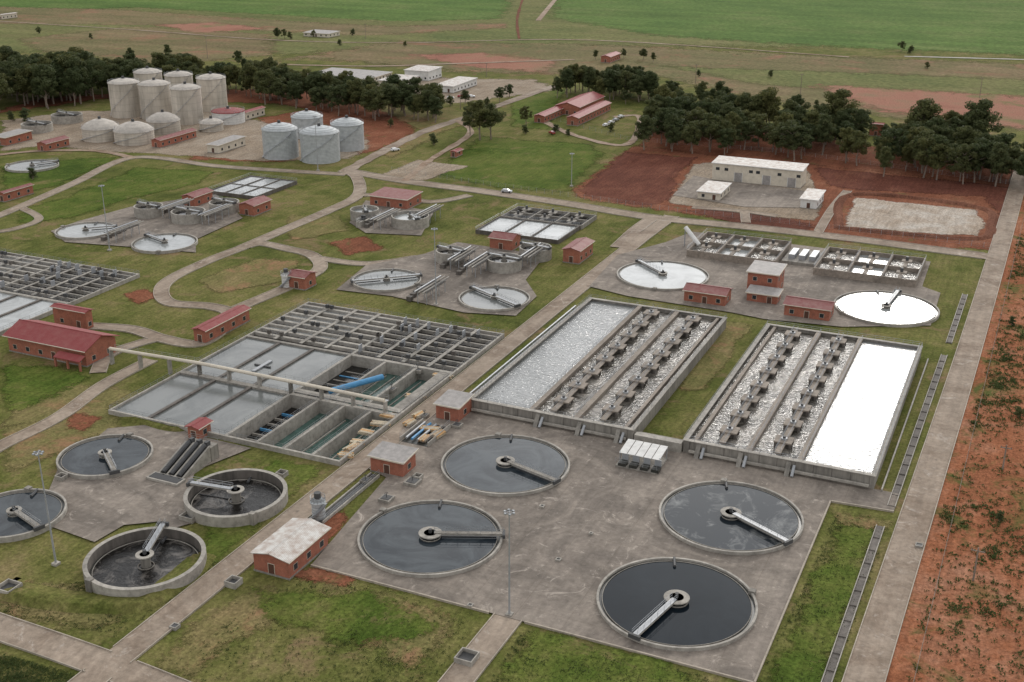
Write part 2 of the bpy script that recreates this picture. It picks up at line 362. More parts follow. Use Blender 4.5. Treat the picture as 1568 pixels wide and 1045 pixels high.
patch('dry_grass','grass_dry',[(1265,780),(1370,798),(1355,815),(1280,805)],1.5)
patch('lush_grass','grass_green',[(0,560),(110,560),(150,580),(70,620),(0,640)],3)
patch('dry_grass','grass_dry',[(1058,520),(1110,490),(1155,497),(1085,600),(1040,600)],1.6)
patch('lush_grass','grass_green',[(820,960),(1000,1005),(1120,1060),(800,1080),(760,1020)],2)
patch('lush_grass','grass_green',[(380,900),(560,900),(700,960),(600,1000),(420,960)],3)
patch('bare_yard','tan',[(1022,312),(1060,252),(1095,248),(1240,262),(1262,318),(1250,340),(1140,328)],1.5)
patch('sand_bed','sand',[(1290,348),(1308,302),(1495,322),(1512,345),(1498,362),(1400,358)],1.5)
patch('bare_earth','tan',[(575,270),(640,245),(720,255),(640,280)],1.5)
# ------------------------------------------------------------------ roads & paving
paved=[]
RZ=[.21]
def flat(name,mat,poly,z=None):
    if z is None: z=RZ[0]; RZ[0]+=.0025
    if area(poly)<0: poly=poly[::-1]
    paved.append(poly)
    o=Obj(name,poly[0]); o.add(name,mat,[(p[0],p[1],z) for p in poly],[tuple(t) for t in tessellate_polygon([[Vector((p[0],p[1],0)) for p in poly]])])
    return o.done()
def catm(pts,n=8):
    if len(pts)<3: return pts
    out=[]; q=[pts[0]]+pts+[pts[-1]]
    for i in range(1,len(q)-2):
        for k in range(n):
            t=k/n; r=[]
            for d in (0,1):
                a,b,c,e=q[i-1][d],q[i][d],q[i+1][d],q[i+2][d]
                r.append(.5*(2*b+(c-a)*t+(2*a-5*b+4*c-e)*t*t+(3*b-a-3*c+e)*t**3))
            out.append(tuple(r))
    out.append(pts[-1]); return out
kerbs=[]
def road(name,pts,w,mat='road',px=True,kerb=True):
    pl=[L(*p) for p in pts] if px else list(pts)
    pl=catm(pl); Lf=[];Rt=[]; rr=random.Random(len(kerbs)+3)
    for i,p in enumerate(pl):
        a=pl[max(0,i-1)]; b=pl[min(len(pl)-1,i+1)]; dx,dy=b[0]-a[0],b[1]-a[1]; l=math.hypot(dx,dy) or 1
        j=0 if kerb else rr.uniform(-.5,.5)
        w2=w/2+j
        Lf.append((p[0]-dy/l*w2,p[1]+dx/l*w2)); Rt.append((p[0]+dy/l*w2,p[1]-dx/l*w2))
    z=RZ[0]; RZ[0]+=.0025; n=len(pl)
    o=Obj(name,pl[0]); o.add(name,mat,[(p[0],p[1],z) for p in Rt+Lf],[(i,i+1,n+i+1,n+i) for i in range(n-1)]); o.done()
    poly=Rt+Lf[::-1]; paved.append(poly)
    if kerb: kerbs.append((Lf,poly)); kerbs.append((Rt,poly))
VM=-126.5
road('perimeter_road',[(-14.3,100),(-13.7,166),(-12.3,240),(-10.9,317),(-9.5,430),(-8.3,560)],6.2,px=False)
road('main_road',[(VM,95),(VM,230),(VM,300),(VM,385),(VM+1,422)],5.6,px=False)
road('back_road',[(530,262),(620,278),(740,294),(870,313),(1000,334),(1150,349),(1300,366),(1400,379),(1530,396)],7)
road('lower_road',[(-60,941),(0,962),(90,993),(190,1030),(300,1075)],6)
road('front_path',[(-76.8+4,158.2),(-73,120)],5.2,px=False)
road('track',[(-60,720),(0,685),(90,640),(160,590),(232,552)],4.2)
road('service_road',[(130,500),(200,505),(250,520),(305,527),(345,500),(352,480),(320,470),(262,465),(247,448),(262,428),(320,400),(372,380)],4.6)
road('service_road',[(150,572),(165,545),(210,528),(240,520)],4)
road('service_road',[(352,478),(400,458),(450,436),(490,412),(478,392),(440,382),(400,374),(372,380)],4.6)
road('service_road',[(372,380),(430,355),(500,325),(548,300),(546,272),(525,262)],5)
road('service_road',[(478,395),(560,405),(640,395)],4)
road('service_road',[(548,300),(600,300),(660,310),(720,300)],4)
road('access_road',[(528,264),(580,236),(650,202),(715,180),(770,160),(850,132)],6,kerb=False)
road('access_road',[(530,268),(430,262),(330,255),(205,242),(110,283),(30,318),(-60,355)],4.4)
road('access_road',[(205,243),(150,232),(60,232),(-20,240)],4,kerb=False,mat='road2')
road('access_road',[(620,278),(660,245),(720,205),(700,185)],3.5,mat='road2',kerb=False)
road('access_road',[(830,185),(880,208),(960,222),(980,180),(940,180)],4,mat='road2',kerb=False)
road('service_road',[(1000,334),(975,352),(945,380)],5)
road('service_road',[(30,318),(60,336),(20,352),(-40,360)],3)
road('yard_road',[(1298,293),(1275,320),(1252,358)],3.4)
road('yard_road',[(1060,318),(1140,325),(1190,332)],3.4)
road('yard_road',[(1140,325),(1142,342)],3.4)
road('farm_track',[(850,0),(824,32)],5,mat='road2',kerb=False)
road('farm_track',[(1385,87),(1568,92),(1750,98)],4,mat='conc_l',kerb=False)
road('farm_track',[(380,98),(560,102),(700,98),(880,92)],4,mat='road2',kerb=False)
road('farm_track',[(795,60),(792,30),(800,0)],2.5,mat='bund',kerb=False)
road('farm_track',[(-50,30),(200,46),(420,62),(620,66),(900,62),(1300,88)],3,mat='road2',kerb=False)
flat('concrete_apron','apron',[(-113.3,158),(-29.5,158),(-29.5,223),(-17,224),(-17,232.1),(-117,232.1),(-123.6,236),(-123.6,196),(-118,194),(-116,178)])
flat('concrete_apron','apron',[L(*p) for p in [(55,800),(88,722),(165,658),(250,650),(300,668),(385,688),(300,722),(282,770),(305,800),(262,812),(250,800),(190,806),(145,832)]])
flat('concrete_apron','apron',[L(*p) for p in [(902,440),(945,392),(1020,372),(1060,356),(1425,402),(1412,440),(1440,450),(1425,500),(1290,502),(1170,490),(1120,480),(962,455)]])
flat('concrete_apron','apron',[L(*p) for p in [(515,445),(560,408),(650,390),(700,372),(835,392),(805,430),(822,455),(790,485),(710,480),(600,455)]])
flat('concrete_apron','apron',[L(*p) for p in [(78,355),(120,340),(200,318),(330,298),(372,335),(300,368),(300,388),(210,380),(100,372)]])
flat('concrete_apron','apron',[L(*p) for p in [(535,342),(560,308),(665,325),(645,362),(560,358)]])
flat('concrete_apron','apron',[L(*p) for p in [(1030,300),(1062,270),(1095,276),(1222,292),(1262,300),(1255,320),(1140,318)]])
K=Obj('kerb',(0,200))
for line,own in kerbs:
    others=[p for p in paved if p is not own]
    for a,b in zip(line[:-1],line[1:]):
        l=math.hypot(b[0]-a[0],b[1]-a[1]); n=max(1,int(l/2.0)); run=None
        for i in range(n+1):
            f=(i+.5)/n; ok=False
            if i<n:
                m=(a[0]+(b[0]-a[0])*f,a[1]+(b[1]-a[1])*f); ok=not any(in_poly(m,p) for p in others)
            if ok and run is None: run=i
            if not ok and run is not None:
                p=(a[0]+(b[0]-a[0])*run/n,a[1]+(b[1]-a[1])*run/n); q=(a[0]+(b[0]-a[0])*i/n,a[1]+(b[1]-a[1])*i/n)
                K.obox('kerb','kerb',p,q,.18,-.05,.38); run=None
for p,q in [((-113.3,158),(-76.4,158)),((-69.6,158),(-29.5,158)),((-29.5,158),(-29.5,223)),((-29.5,223),(-17,224))]:
    K.obox('kerb','kerb',p,q,.3,-.05,.42)
K.done()
# ------------------------------------------------------------------ clarifiers
def clarifier(u,v,w,end,rim=.95,wz=.62,mat='w_dark',wall=.42,full=False,name='clarifier_tank',hub=2.1):
    vv=v
    for _ in range(5):
        x,y=gw(u,vv,rim); zc=y*CP+(H-rim)*SP; r=w/2*zc/F
        av=(proj(x,y-r,rim)[1]+proj(x,y+r,rim)[1])/2; vv-=av-v
    c=w2l(x,y); e=L(*end,rim); ang=math.atan2(e[1]-c[1],e[0]-c[0])
    o=Obj(name,c); cx,cy=c; d=Vector((math.cos(ang),math.sin(ang)))
    n=96 if w>120 else 56
    o.lathe('tank_wall','conc_l',cx,cy,[(r,0),(r,rim),(r-wall,rim),(r-wall,wz-.3)],n)
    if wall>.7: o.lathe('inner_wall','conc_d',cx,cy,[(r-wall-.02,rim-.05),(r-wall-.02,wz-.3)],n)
    lw=.55 if r>9 else .4
    o.lathe('launder_channel','wet',cx,cy,[(r-wall,wz-.12),(r-wall-lw,wz-.12)],n)
    o.lathe('weir_ring','conc' if mat[:5] in('w_dar','w_mid') else 'conc_l',cx,cy,[(r-wall-lw,wz-.2),(r-wall-lw,wz+.12),(r-wall-lw-.12,wz+.12),(r-wall-lw-.12,wz-.2)],n)
    rw=r-wall-lw-.11
    o.lathe('water',mat,cx,cy,[(rw,wz),(rw*.5,wz),(.05,wz)],n,True)
    top=rim+.6
    o.cyl('centre_column','conc',cx,cy,hub*.55,wz-.5,top,20)
    o.lathe('centre_platform','conc_l',cx,cy,[(hub,top-.2),(hub,top),(.05,top)],28,True)
    o.lathe('feed_well','conc',cx,cy,[(hub*.9,wz-.2),(hub*.9,wz+.2),(hub*.9-.12,wz+.2),(hub*.9-.12,wz-.2)],28)
    o.cyl('drive_motor','steel_d',cx,cy,.35,top,top+.8,10)
    ends=[1,-1] if full else [1]
    for sg in ends:
        q=(cx+sg*d.x*(r+.2),cy+sg*d.y*(r+.2)); p=(cx+sg*d.x*.8,cy+sg*d.y*.8)
        bw=1.0 if r>8 else .8
        o.obox('bridge_deck','steel' if mat!='w_mid' else 'conc',p,q,bw,top+.02,top+.12)
        nx,ny=-d.y*bw/2,d.x*bw/2
        for k in (1,-1):
            a=(p[0]+k*nx,p[1]+k*ny); b=(q[0]+k*nx,q[1]+k*ny)
            o.obox('bridge_girder','conc_l',a,b,.08,top-.3,top+.0)
            o.rail([a,b],top+.1,step=2.0,t=.035,h=1.0)
        o.obox('end_carriage','steel_d',(q[0]-nx*2.2,q[1]-ny*2.2),(q[0]+nx*2.2,q[1]+ny*2.2),.5,rim,top+.2)
        o.obox('scraper_blade','steel_d',(cx+sg*d.x*2,cy+sg*d.y*2),(cx+sg*d.x*(rw-.2),cy+sg*d.y*(rw-.2)),.15,wz-.2,wz+.18)
    if r>9:
        a2=ang+2.4
        o.box('inspection_box','conc',cx+r*math.cos(a2)-.6,cx+r*math.cos(a2)+.6,cy+r*math.sin(a2)-.6,cy+r*math.sin(a2)+.6,0,rim+.3)
        o.tube('scum_pipe','steel_d',(cx+(r-3)*math.cos(1.9),cy+(r-3)*math.sin(1.9),wz+.2),(cx+r*math.cos(1.9),cy+r*math.sin(1.9),wz+.2),.3,6)
    o.done()
    return c,r
clarifier(1036,923,245,(978,972),mat='w_dark',hub=2.3)
clarifier(1119,791,219,(1200,830),mat='w_mid2')
clarifier(659,823,222,(768,821),mat='w_mid',hub=2.3)
clarifier(774,711,198,(858,742),mat='w_mid')
clarifier(361,755,156,(290,742),rim=2.4,wz=.4,mat='w_churn',wall=.85,hub=1.8)
clarifier(222,855,182,(250,806),rim=2.4,wz=.4,mat='w_churn',wall=.85,hub=1.7)
clarifier(161,697,142,(174,722),rim=1.2,wz=.8,mat='w_mid',hub=1.5)
clarifier(22,786,152,(56,808),rim=1.2,wz=.8,mat='w_mid',hub=1.5)
clarifier(1015,421,141,(976,400),rim=.9,wz=.6,mat='w_pale',hub=1.5)
clarifier(1357,471,156,(1376,446),rim=.9,wz=.6,mat='w_pale',hub=1.5)
clarifier(592,428,106,(545,432),rim=1.0,wz=.6,mat='w_grey',full=True,hub=1.3)
clarifier(757,456,110,(792,470),rim=1.0,wz=.6,mat='w_grey',full=True,hub=1.3)
clarifier(131,352,90,(174,348),rim=1.0,wz=.6,mat='w_pale',hub=1.3)
clarifier(252,371,99,(222,360),rim=1.0,wz=.6,mat='w_pale',hub=1.3)
clarifier(49,253,78,(70,250),rim=1.0,wz=.6,mat='w_grey',hub=1.3)
clarifier(628,330,58,(640,338),rim=4,wz=3,mat='w_pale',hub=1.1,name='raised_tank')
clarifier(558,320,44,(560,324),rim=4,wz=3,mat='w_grey',hub=1.0,name='raised_tank')
for u,v,w in [(690,383,46),(772,395,54),(820,378,50),(288,323,52),(343,309,46),(227,315,44),(56,189,46),(102,175,46)]:
    clarifier(u,v,w,(u+w*.4,v+4),rim=4,wz=2.9,mat='w_black',hub=1.2,full=True,name='thickener_tank',wall=.5)
# ------------------------------------------------------------------ aeration basins
def aeration(mirror):
    S=lambda s:(s if not mirror else -139.2-s)
    o=Obj('aeration_basin',(S(-96),270))
    def bx(part,mat,a,b,y0,y1,z0,z1):
        x0,x1=sorted((S(a),S(b))); o.box(part,mat,x0,x1,y0,y1,z0,z1)
    h=3.2; wz=2.3
    bx('outer_wall','conc',-117,-75.5,232,232.6,0,h); bx('outer_wall','conc',-117,-75.5,312.4,313,0,h)
    bx('outer_wall','conc',-117,-116.4,232.6,312.4,0,h); bx('outer_wall','conc',-76.1,-75.5,232.6,312.4,0,h)
    bx('coping','conc_l',-117.2,-75.3,231.8,232.9,h,h+.15); bx('coping','conc_l',-117.2,-75.3,312.1,313.2,h,h+.15)
    bx('coping','conc_l',-117.2,-116.1,232.9,312.1,h,h+.15); bx('coping','conc_l',-76.4,-75.3,232.9,312.1,h,h+.15)
    bx('settled_water','w_glit' if mirror else 'w_silver',-116.4,-101.4,232.6,312.4,wz,wz+.3)
    bx('aerated_water','w_aer',-100.8,-76.1,232.6,312.4,wz-.2,wz)
    bx('dividing_wall','brownconc',-101.7,-100.5,232.9,312.1,1,h+.1)
    bx('dividing_wall','brownconc',-90.5,-89.2,232.9,312.1,1,h+.05)
    bx('dividing_wall','brownconc',-78.2,-77.4,232.9,312.1,1,h-.1)
    for s in (-96,-83.7):
        bx('walkway','brownconc',s-.7,s+.7,234,311,h+.0,h+.25)
        for i in range(8):
            t=240.5+i*9.5
            bx('aerator_platform','brownconc',s-2.0,s+2.0,t-1.8,t+1.8,h+.26,h+.6)
            for a in (-1.6,1.6):
                for b in (-1.5,1.5): bx('platform_leg','conc_d',s+a-.25,s+a+.25,t+b-.25,t+b+.25,wz-.3,h+.26)
            bx('draught_box','conc_d',s-1.3,s+1.3,t-1.2,t+1.2,wz-.2,h+.1)
            o.cyl('aerator_motor','steel_d',S(s),t,.35,h+.6,h+1.4,10); o.cyl('gearbox','steel',S(s),t,.7,h+.6,h+.95,10)
            if i<7: bx('column','conc_d',s-.3,s+.3,t+4.5,t+5.1,wz-.3,h)
    for s in (-117,-116.3,-101.6,-90.4,-75.6): o.rail([(S(s),233),(S(s),312)],h+.12)
    for s in (-96.6,-95.4,-84.3,-83.1): o.rail([(S(s),234),(S(s),311)],h+.25,step=4)
    o.rail([(S(-117),232.1),(S(-75.5),232.1)],h+.15); o.rail([(S(-117),312.8),(S(-75.5),312.8)],h+.15)
    bx('inlet_pipe','conc_l',-116,-77,231.0,231.5,.9,1.4)
    for s in (-99,-88.5,-79):
        o.add('buttress','conc',[(S(s)-.5,231.99,0),(S(s)+.5,231.99,0),(S(s)+.5,231.99,h-.3),(S(s)-.5,231.99,h-.3),(S(s)-.5,229.6,0),(S(s)+.5,229.6,0)],[(0,1,5,4),(4,5,2,3),(0,4,3),(1,2,5)])
        o.tube('outlet_pipe','steel',(S(s)+1.2,231.9,2.2),(S(s)+1.2,229.8,.5),.35,8)
    for i in range(11):
        s=-116+i*3.9; bx('wall_pilaster','conc_d',s,s+.12,231.93,232,0,h)
    o.done()
aeration(False); aeration(True)
o=Obj('pipe_run',(-120,270))
for k,s in enumerate((-118.4,-119.6,-120.9)):
    o.tube('pipe','steel' if k else 'conc_l',(s,234,.7),(s,311,.7),.28,8)
    for i in range(16): o.box('pipe_support','conc',s-.3,s+.3,236+i*4.9,236.5+i*4.9,0,.45)
o.done()
o=Obj('screen_platform',(-70,226))
s0,t0=L(942,716); s1=s0+9.4; t1=t0+8
o.box('slab','conc',s0,s1,t0,t1,.0,.6)
for i in range(4):
    x=s0+.6+i*2.5; o.box('chamber','wet',x,x+1.7,t0-.01,t0+2,.6,1.3)
    o.box('gate','steel',x+.1,x+1.6,t0+2.2,t0+2.4,.6,2.6)
for x in (s0+.2,s1-.2):
    for y in (t0+2.5,t1-.3): o.tube('post','steel',(x,y,.6),(x,y,3.0),.12,6)
for i in range(5):
    x=s0+.1+i*1.88; o.obox('roof_panel','white',(x+.85,t0+2),(x+.85,t1),1.7,2.7,2.8,3.3,3.4)
o.rail([(s0,t0),(s1,t0)],1.3); o.done()
o=Obj('inlet_channel',(-69,322)); o.box('channel_wall','conc_l',-75,-64,231.2,233,0,2.6); o.box('channel_wall','conc',-75,-64,233,235,0,1.8); o.done()
# ------------------------------------------------------------------ biological reactor modules
def module(ds):
    o=Obj('biological_reactor',(-163+ds,238))
    B=lambda part,mat,a,b,y0,y1,z0,z1:o.box(part,mat,a+ds,b+ds,y0,y1,z0,z1)
    h=1.2; zb=-3.2 if ds==0 else 0
    B('outer_wall','conc_l',-195,-130,194.6,195.2,zb,h)
    B('outer_wall','conc_l',-195,-130,279.6,280.2,0,h)
    B('outer_wall','conc_l',-195,-194.4,195.2,279.6,0,h)
    B('outer_wall','conc_l',-130.6,-130,195.2,279.6,zb,h)
    B('partition','conc_l',-161.2,-160.4,195.2,279.6,zb,h)
    B('partition','conc',-194.4,-161.2,220.2,221.8,0,h)
    B('partition','conc',-194.4,-161.2,248.6,249.6,0,h)
    for s in (-183.4,-172.4): B('pond_divider','conc_d',s-.45,s+.45,195.2,220.2,0,h-.05); B('pond_divider','conc_d',s-.45,s+.45,221.8,248.6,0,h-.05)
    B('pond_water','w_grey',-194.4,-161.2,195.2,220.2,.3,.7); B('pond_water','w_grey',-194.4,-161.2,221.8,248.6,.3,.75)
    zl=-2.3 if ds==0 else .2
    B('cell_partition','conc_l',-160.4,-130.6,220.3,221.5,zb,h)
    B('cell_partition','conc_l',-160.4,-130.6,248.6,249.8,zb,h)
    if ds==0:
        for s in (-152.5,-145,-137.5):
            B('cell_wall','conc_l',s-.35,s+.35,195.2,220.3,zb*.9,h-.1)
        for s in (-150,-140.5): B('cell_wall','conc_l',s-.35,s+.35,221.5,248.6,zb*.9,h-.1)
        B('cell_water','w_black',-160.4,-152.85,195.2,220.3,zl-.3,zl); B('cell_water','w_green',-152.15,-130.6,195.2,220.3,zl-.3,zl+.02)
        B('cell_water','w_black',-160.4,-150.35,221.5,248.6,zl-.3,zl+.5); B('cell_water','w_green',-149.65,-130.6,221.5,248.6,zl-.3,zl+.1)
        for s0,s1,y0,y1 in ((-160.4,-152.9,197,219),(-160.4,-150.4,223,247)):
            n=int((y1-y0)/3)
            for i in range(n): B('diffuser_pipe','blue' if i%3==0 else 'conc',s0+.8,s1-.8,y0+i*3,y0+i*3+.35,zl+.1,zl+.75)
        for i in range(7):
            B('baffle','conc_l',-149.5+i*2.7,-149.2+i*2.7,197,219,zl,zl+.35) 
            B('baffle','conc_l',-149.0+i*2.6,-148.8+i*2.6,223,247,zl,zl+.4)
        B('deck','conc_l',-160.4,-130.6,222,224,h+.01,h+.16)
        B('deck','conc',-133.5,-130.6,224,248,h+.02,h+.18)
        for s in (-152.5,-145,-137.5): o.rail([(s+ds,195.3),(s+ds,220)],h-.1)
        for s in (-150,-140.5): o.rail([(s+ds,222),(s+ds,248)],h-.1)
    else:
        B('pond_water','w_pale',-160.4,-130.6,195.2,220.3,.3,.72); B('pond_water','w_pale',-160.4,-130.6,221.5,248.6,.3,.78)
        for s in (-150.5,-140.5): B('pond_divider','conc_d',s-.45,s+.45,195.2,220.3,0,h-.05); B('pond_divider','conc_d',s-.45,s+.45,221.5,248.6,0,h-.05)
    B('channel_liquor','w_black',-194.4,-161.2,249.6,279.6,.02,.3); B('channel_liquor','w_black',-160.4,-130.6,249.8,279.6,.02,.3)
    for i in (1,3,4,6): B('bright_channel','w_pale',-194.4,-170.0,253.1+i*3.5,255.6+i*3.5,.3,.45)
    rng=random.Random(5)
    for i in range(8):
        y=252.6+i*3.5
        B('channel_wall','conc_l',-194.4,-161.2,y-.5,y+.5,.1,h+.05)
        B('channel_wall','conc',-160.4,-130.6,y-.35,y+.35,.1,h)
        if i%2==0: o.rail([(-194.4+ds,y),(-161.2+ds,y)],h+.05,step=3); o.rail([(-160.4+ds,y),(-130.6+ds,y)],h,step=3)
    for j,s in enumerate((-186,-177.5,-169.5,-153,-145.5,-138)):
        B('cross_walkway','conc_l',s-.5,s+.5,250,279.4,h+.06,h+.24); o.rail([(s-.5+ds,250),(s-.5+ds,279)],h+.24,step=3)
    for k in range(34):
        s=rng.uniform(-193,-133); y=252.6+3.5*rng.randint(0,7)
        B('mixer_drive','steel_d' if k%3 else 'conc_d',s-.5,s+.5,y-.4,y+.4,h+.25,h+1.3); 
    for k in range(14):
        s=rng.uniform(-160,-134); y=250+rng.uniform(0,26); B('gate_frame','steel',s,s+.25,y,y+1.6,h,h+2.0)
    for a,b in (((-194.8,195),(-130.2,195)),((-130.2,195),(-130.2,280)),((-161,195),(-161,250)),((-194,221),(-130.5,221)),((-160.8,249.2),(-130.4,249.2)),((-194.7,195),(-194.7,280)),((-195,280),(-130,280))):
        o.rail([(a[0]+ds,a[1]),(b[0]+ds,b[1])],h)
    B('skimmer','steel_d',-180.5,-175.5,233,233.5,.85,1.1); B('skimmer','steel',-178.5,-177.5,229,237,.85,1.15)
    if ds==0:
        o.tube('blue_pipe','blue',(-152.5,225.5,1.4),(-144.5,238,1.9),.75,12)
    o.done()
module(0); module(-129.3)
o=Obj('pipe_bridge',L(300,570,5))
pts=[(168,534,4.5),(285,566,4.5),(420,600,4.2),(600,634,4.0)]
pl=[(*L(*p),p[2]) for p in pts]
pl=[(pl[0][0],pl[0][1],4.5),(pl[1][0],221,4.5),(pl[2][0],221,4.4),(-134,221,4.2)]
for a,b in zip(pl[:-1],pl[1:]):
    o.tube('pipe','cream',a,b,.45,12)
    o.obox('catwalk','steel',(a[0]+.3,a[1]+1.1),(b[0]+.3,b[1]+1.1),.9,a[2]-.5,a[2]-.4,b[2]-.5,b[2]-.4)
    o.rail([(a[0]+.3,a[1]+1.5),(b[0]+.3,b[1]+1.5)],a[2]-.4)
    l=math.hypot(b[0]-a[0],b[1]-a[1]); n=int(l/8)
    for i in range(n+1):
        x=a[0]+(b[0]-a[0])*i/max(n,1); y=a[1]+(b[1]-a[1])*i/max(n,1)
        o.box('pier','conc_l',x-.25,x+.25,y-.3,y+.9,0,a[2]-.55)
o.done()
def basins(name,s0,s1,t0,t1,h,wz,cols,rows,mats,wall='conc_l',plats=0):
    o=Obj(name,((s0+s1)/2,(t0+t1)/2)); w=.5
    o.box('outer_wall',wall,s0,s1,t0,t0+w,0,h); o.box('outer_wall',wall,s0,s1,t1-w,t1,0,h)
    o.box('outer_wall',wall,s0,s0+w,t0+w,t1-w,0,h); o.box('outer_wall',wall,s1-w,s1,t0+w,t1-w,0,h)
    for i in range(1,cols):
        x=s0+(s1-s0)*i/cols; o.box('dividing_wall',wall,x-.3,x+.3,t0+w,t1-w,0,h-.06); o.rail([(x,t0),(x,t1)],h-.06)
    for j in range(1,rows):
        y=t0+(t1-t0)*j/rows; o.box('cross_wall',wall,s0+w,s1-w,y-.3,y+.3,0,h-.1)
    for j in range(rows):
        for i in range(cols):
            mt=mats[(j*cols+i)%len(mats)]
            o.box('water_%d'%(mats.index(mt)),mt,s0+w+(s1-s0-2*w)*i/cols,s0+w+(s1-s0-2*w)*(i+1)/cols-.01,t0+w+(t1-t0-2*w)*j/rows,t0+w+(t1-t0-2*w)*(j+1)/rows-.01,wz-.3,wz)
            if plats:
                cx=s0+(s1-s0)*(i+.5)/cols; cy=t0+(t1-t0)*(j+.5)/rows
                o.box('mixer_platform',wall,cx-1.6,cx+1.6,cy-1.4,cy+1.4,h,h+.3); o.cyl('mixer_motor','steel_d',cx,cy,.5,h+.3,h+1.6,8)
                o.box('platform_beam',wall,cx-.6,cx+.6,t0+w+(t1-t0-2*w)*j/rows,cy-1.4,h-.3,h+.1)
    o.rail([(s0,t0),(s1,t0),(s1,t1),(s0,t1),(s0,t0)],h); o.done()
basins('mixing_basin',-105.5,-75.4,374,399,2.6,1.2,3,2,['w_aer','w_pale','w_aer'],'brownconc',plats=1)
basins('mixing_basin',-62.6,-30.7,372,398,2.6,1.2,3,2,['w_aer','w_pale','w_aer'],'brownconc',plats=1)
o=Obj('inlet_works',(-70,388)); o.box('base','conc',-74.6,-63.4,380,395,0,1.2)
for i in range(3): o.box('machine','steel',-73+i*3.4,-71+i*3.4,383,391,1.2,2.8)
o.rail([(-74.6,380),(-63.4,380)],1.2); o.done()
o=Obj('screw_conveyor',L(1055,375)); a=L(1048,378);b=L(1070,384); o.tube('trough','white',(*a,7),(*b,2),.8,10); o.tube('leg','steel',(*a,0),(*a,7),.2,6); o.box('base','conc',b[0]-1.5,b[0]+1.5,b[1]-1.5,b[1]+1.5,0,1.4); o.done()
def pxr(nl,fr,z=0): 
    a=L(*nl,z); b=L(*fr,z); return (a[0],max(b[0],a[0]+1),a[1],max(b[1],a[1]+1))
r_=pxr((728,352),(888,346),1.5); basins('primary_settling_basin',r_[0],r_[1],r_[2],r_[3],1.5,1.1,3,1,['w_pale'],'conc_d')
r2=pxr((765,332),(914,330),1.5); basins('reactor_basin',r2[0],r2[1],r_[3]+.1,r2[3],1.6,.4,3,2,['w_black'],'conc',plats=1)
r_=pxr((318,292),(455,277),1.5); basins('primary_settling_basin',r_[0],r_[1],r_[2],r_[3],1.5,1.15,3,2,['w_pale'],'conc_d')
r_=pxr((545,345),(585,330),1); basins('grit_chamber',r_[0],r_[1],r_[2],r_[3],2.2,1,2,2,['w_black'],'conc_l',plats=1)
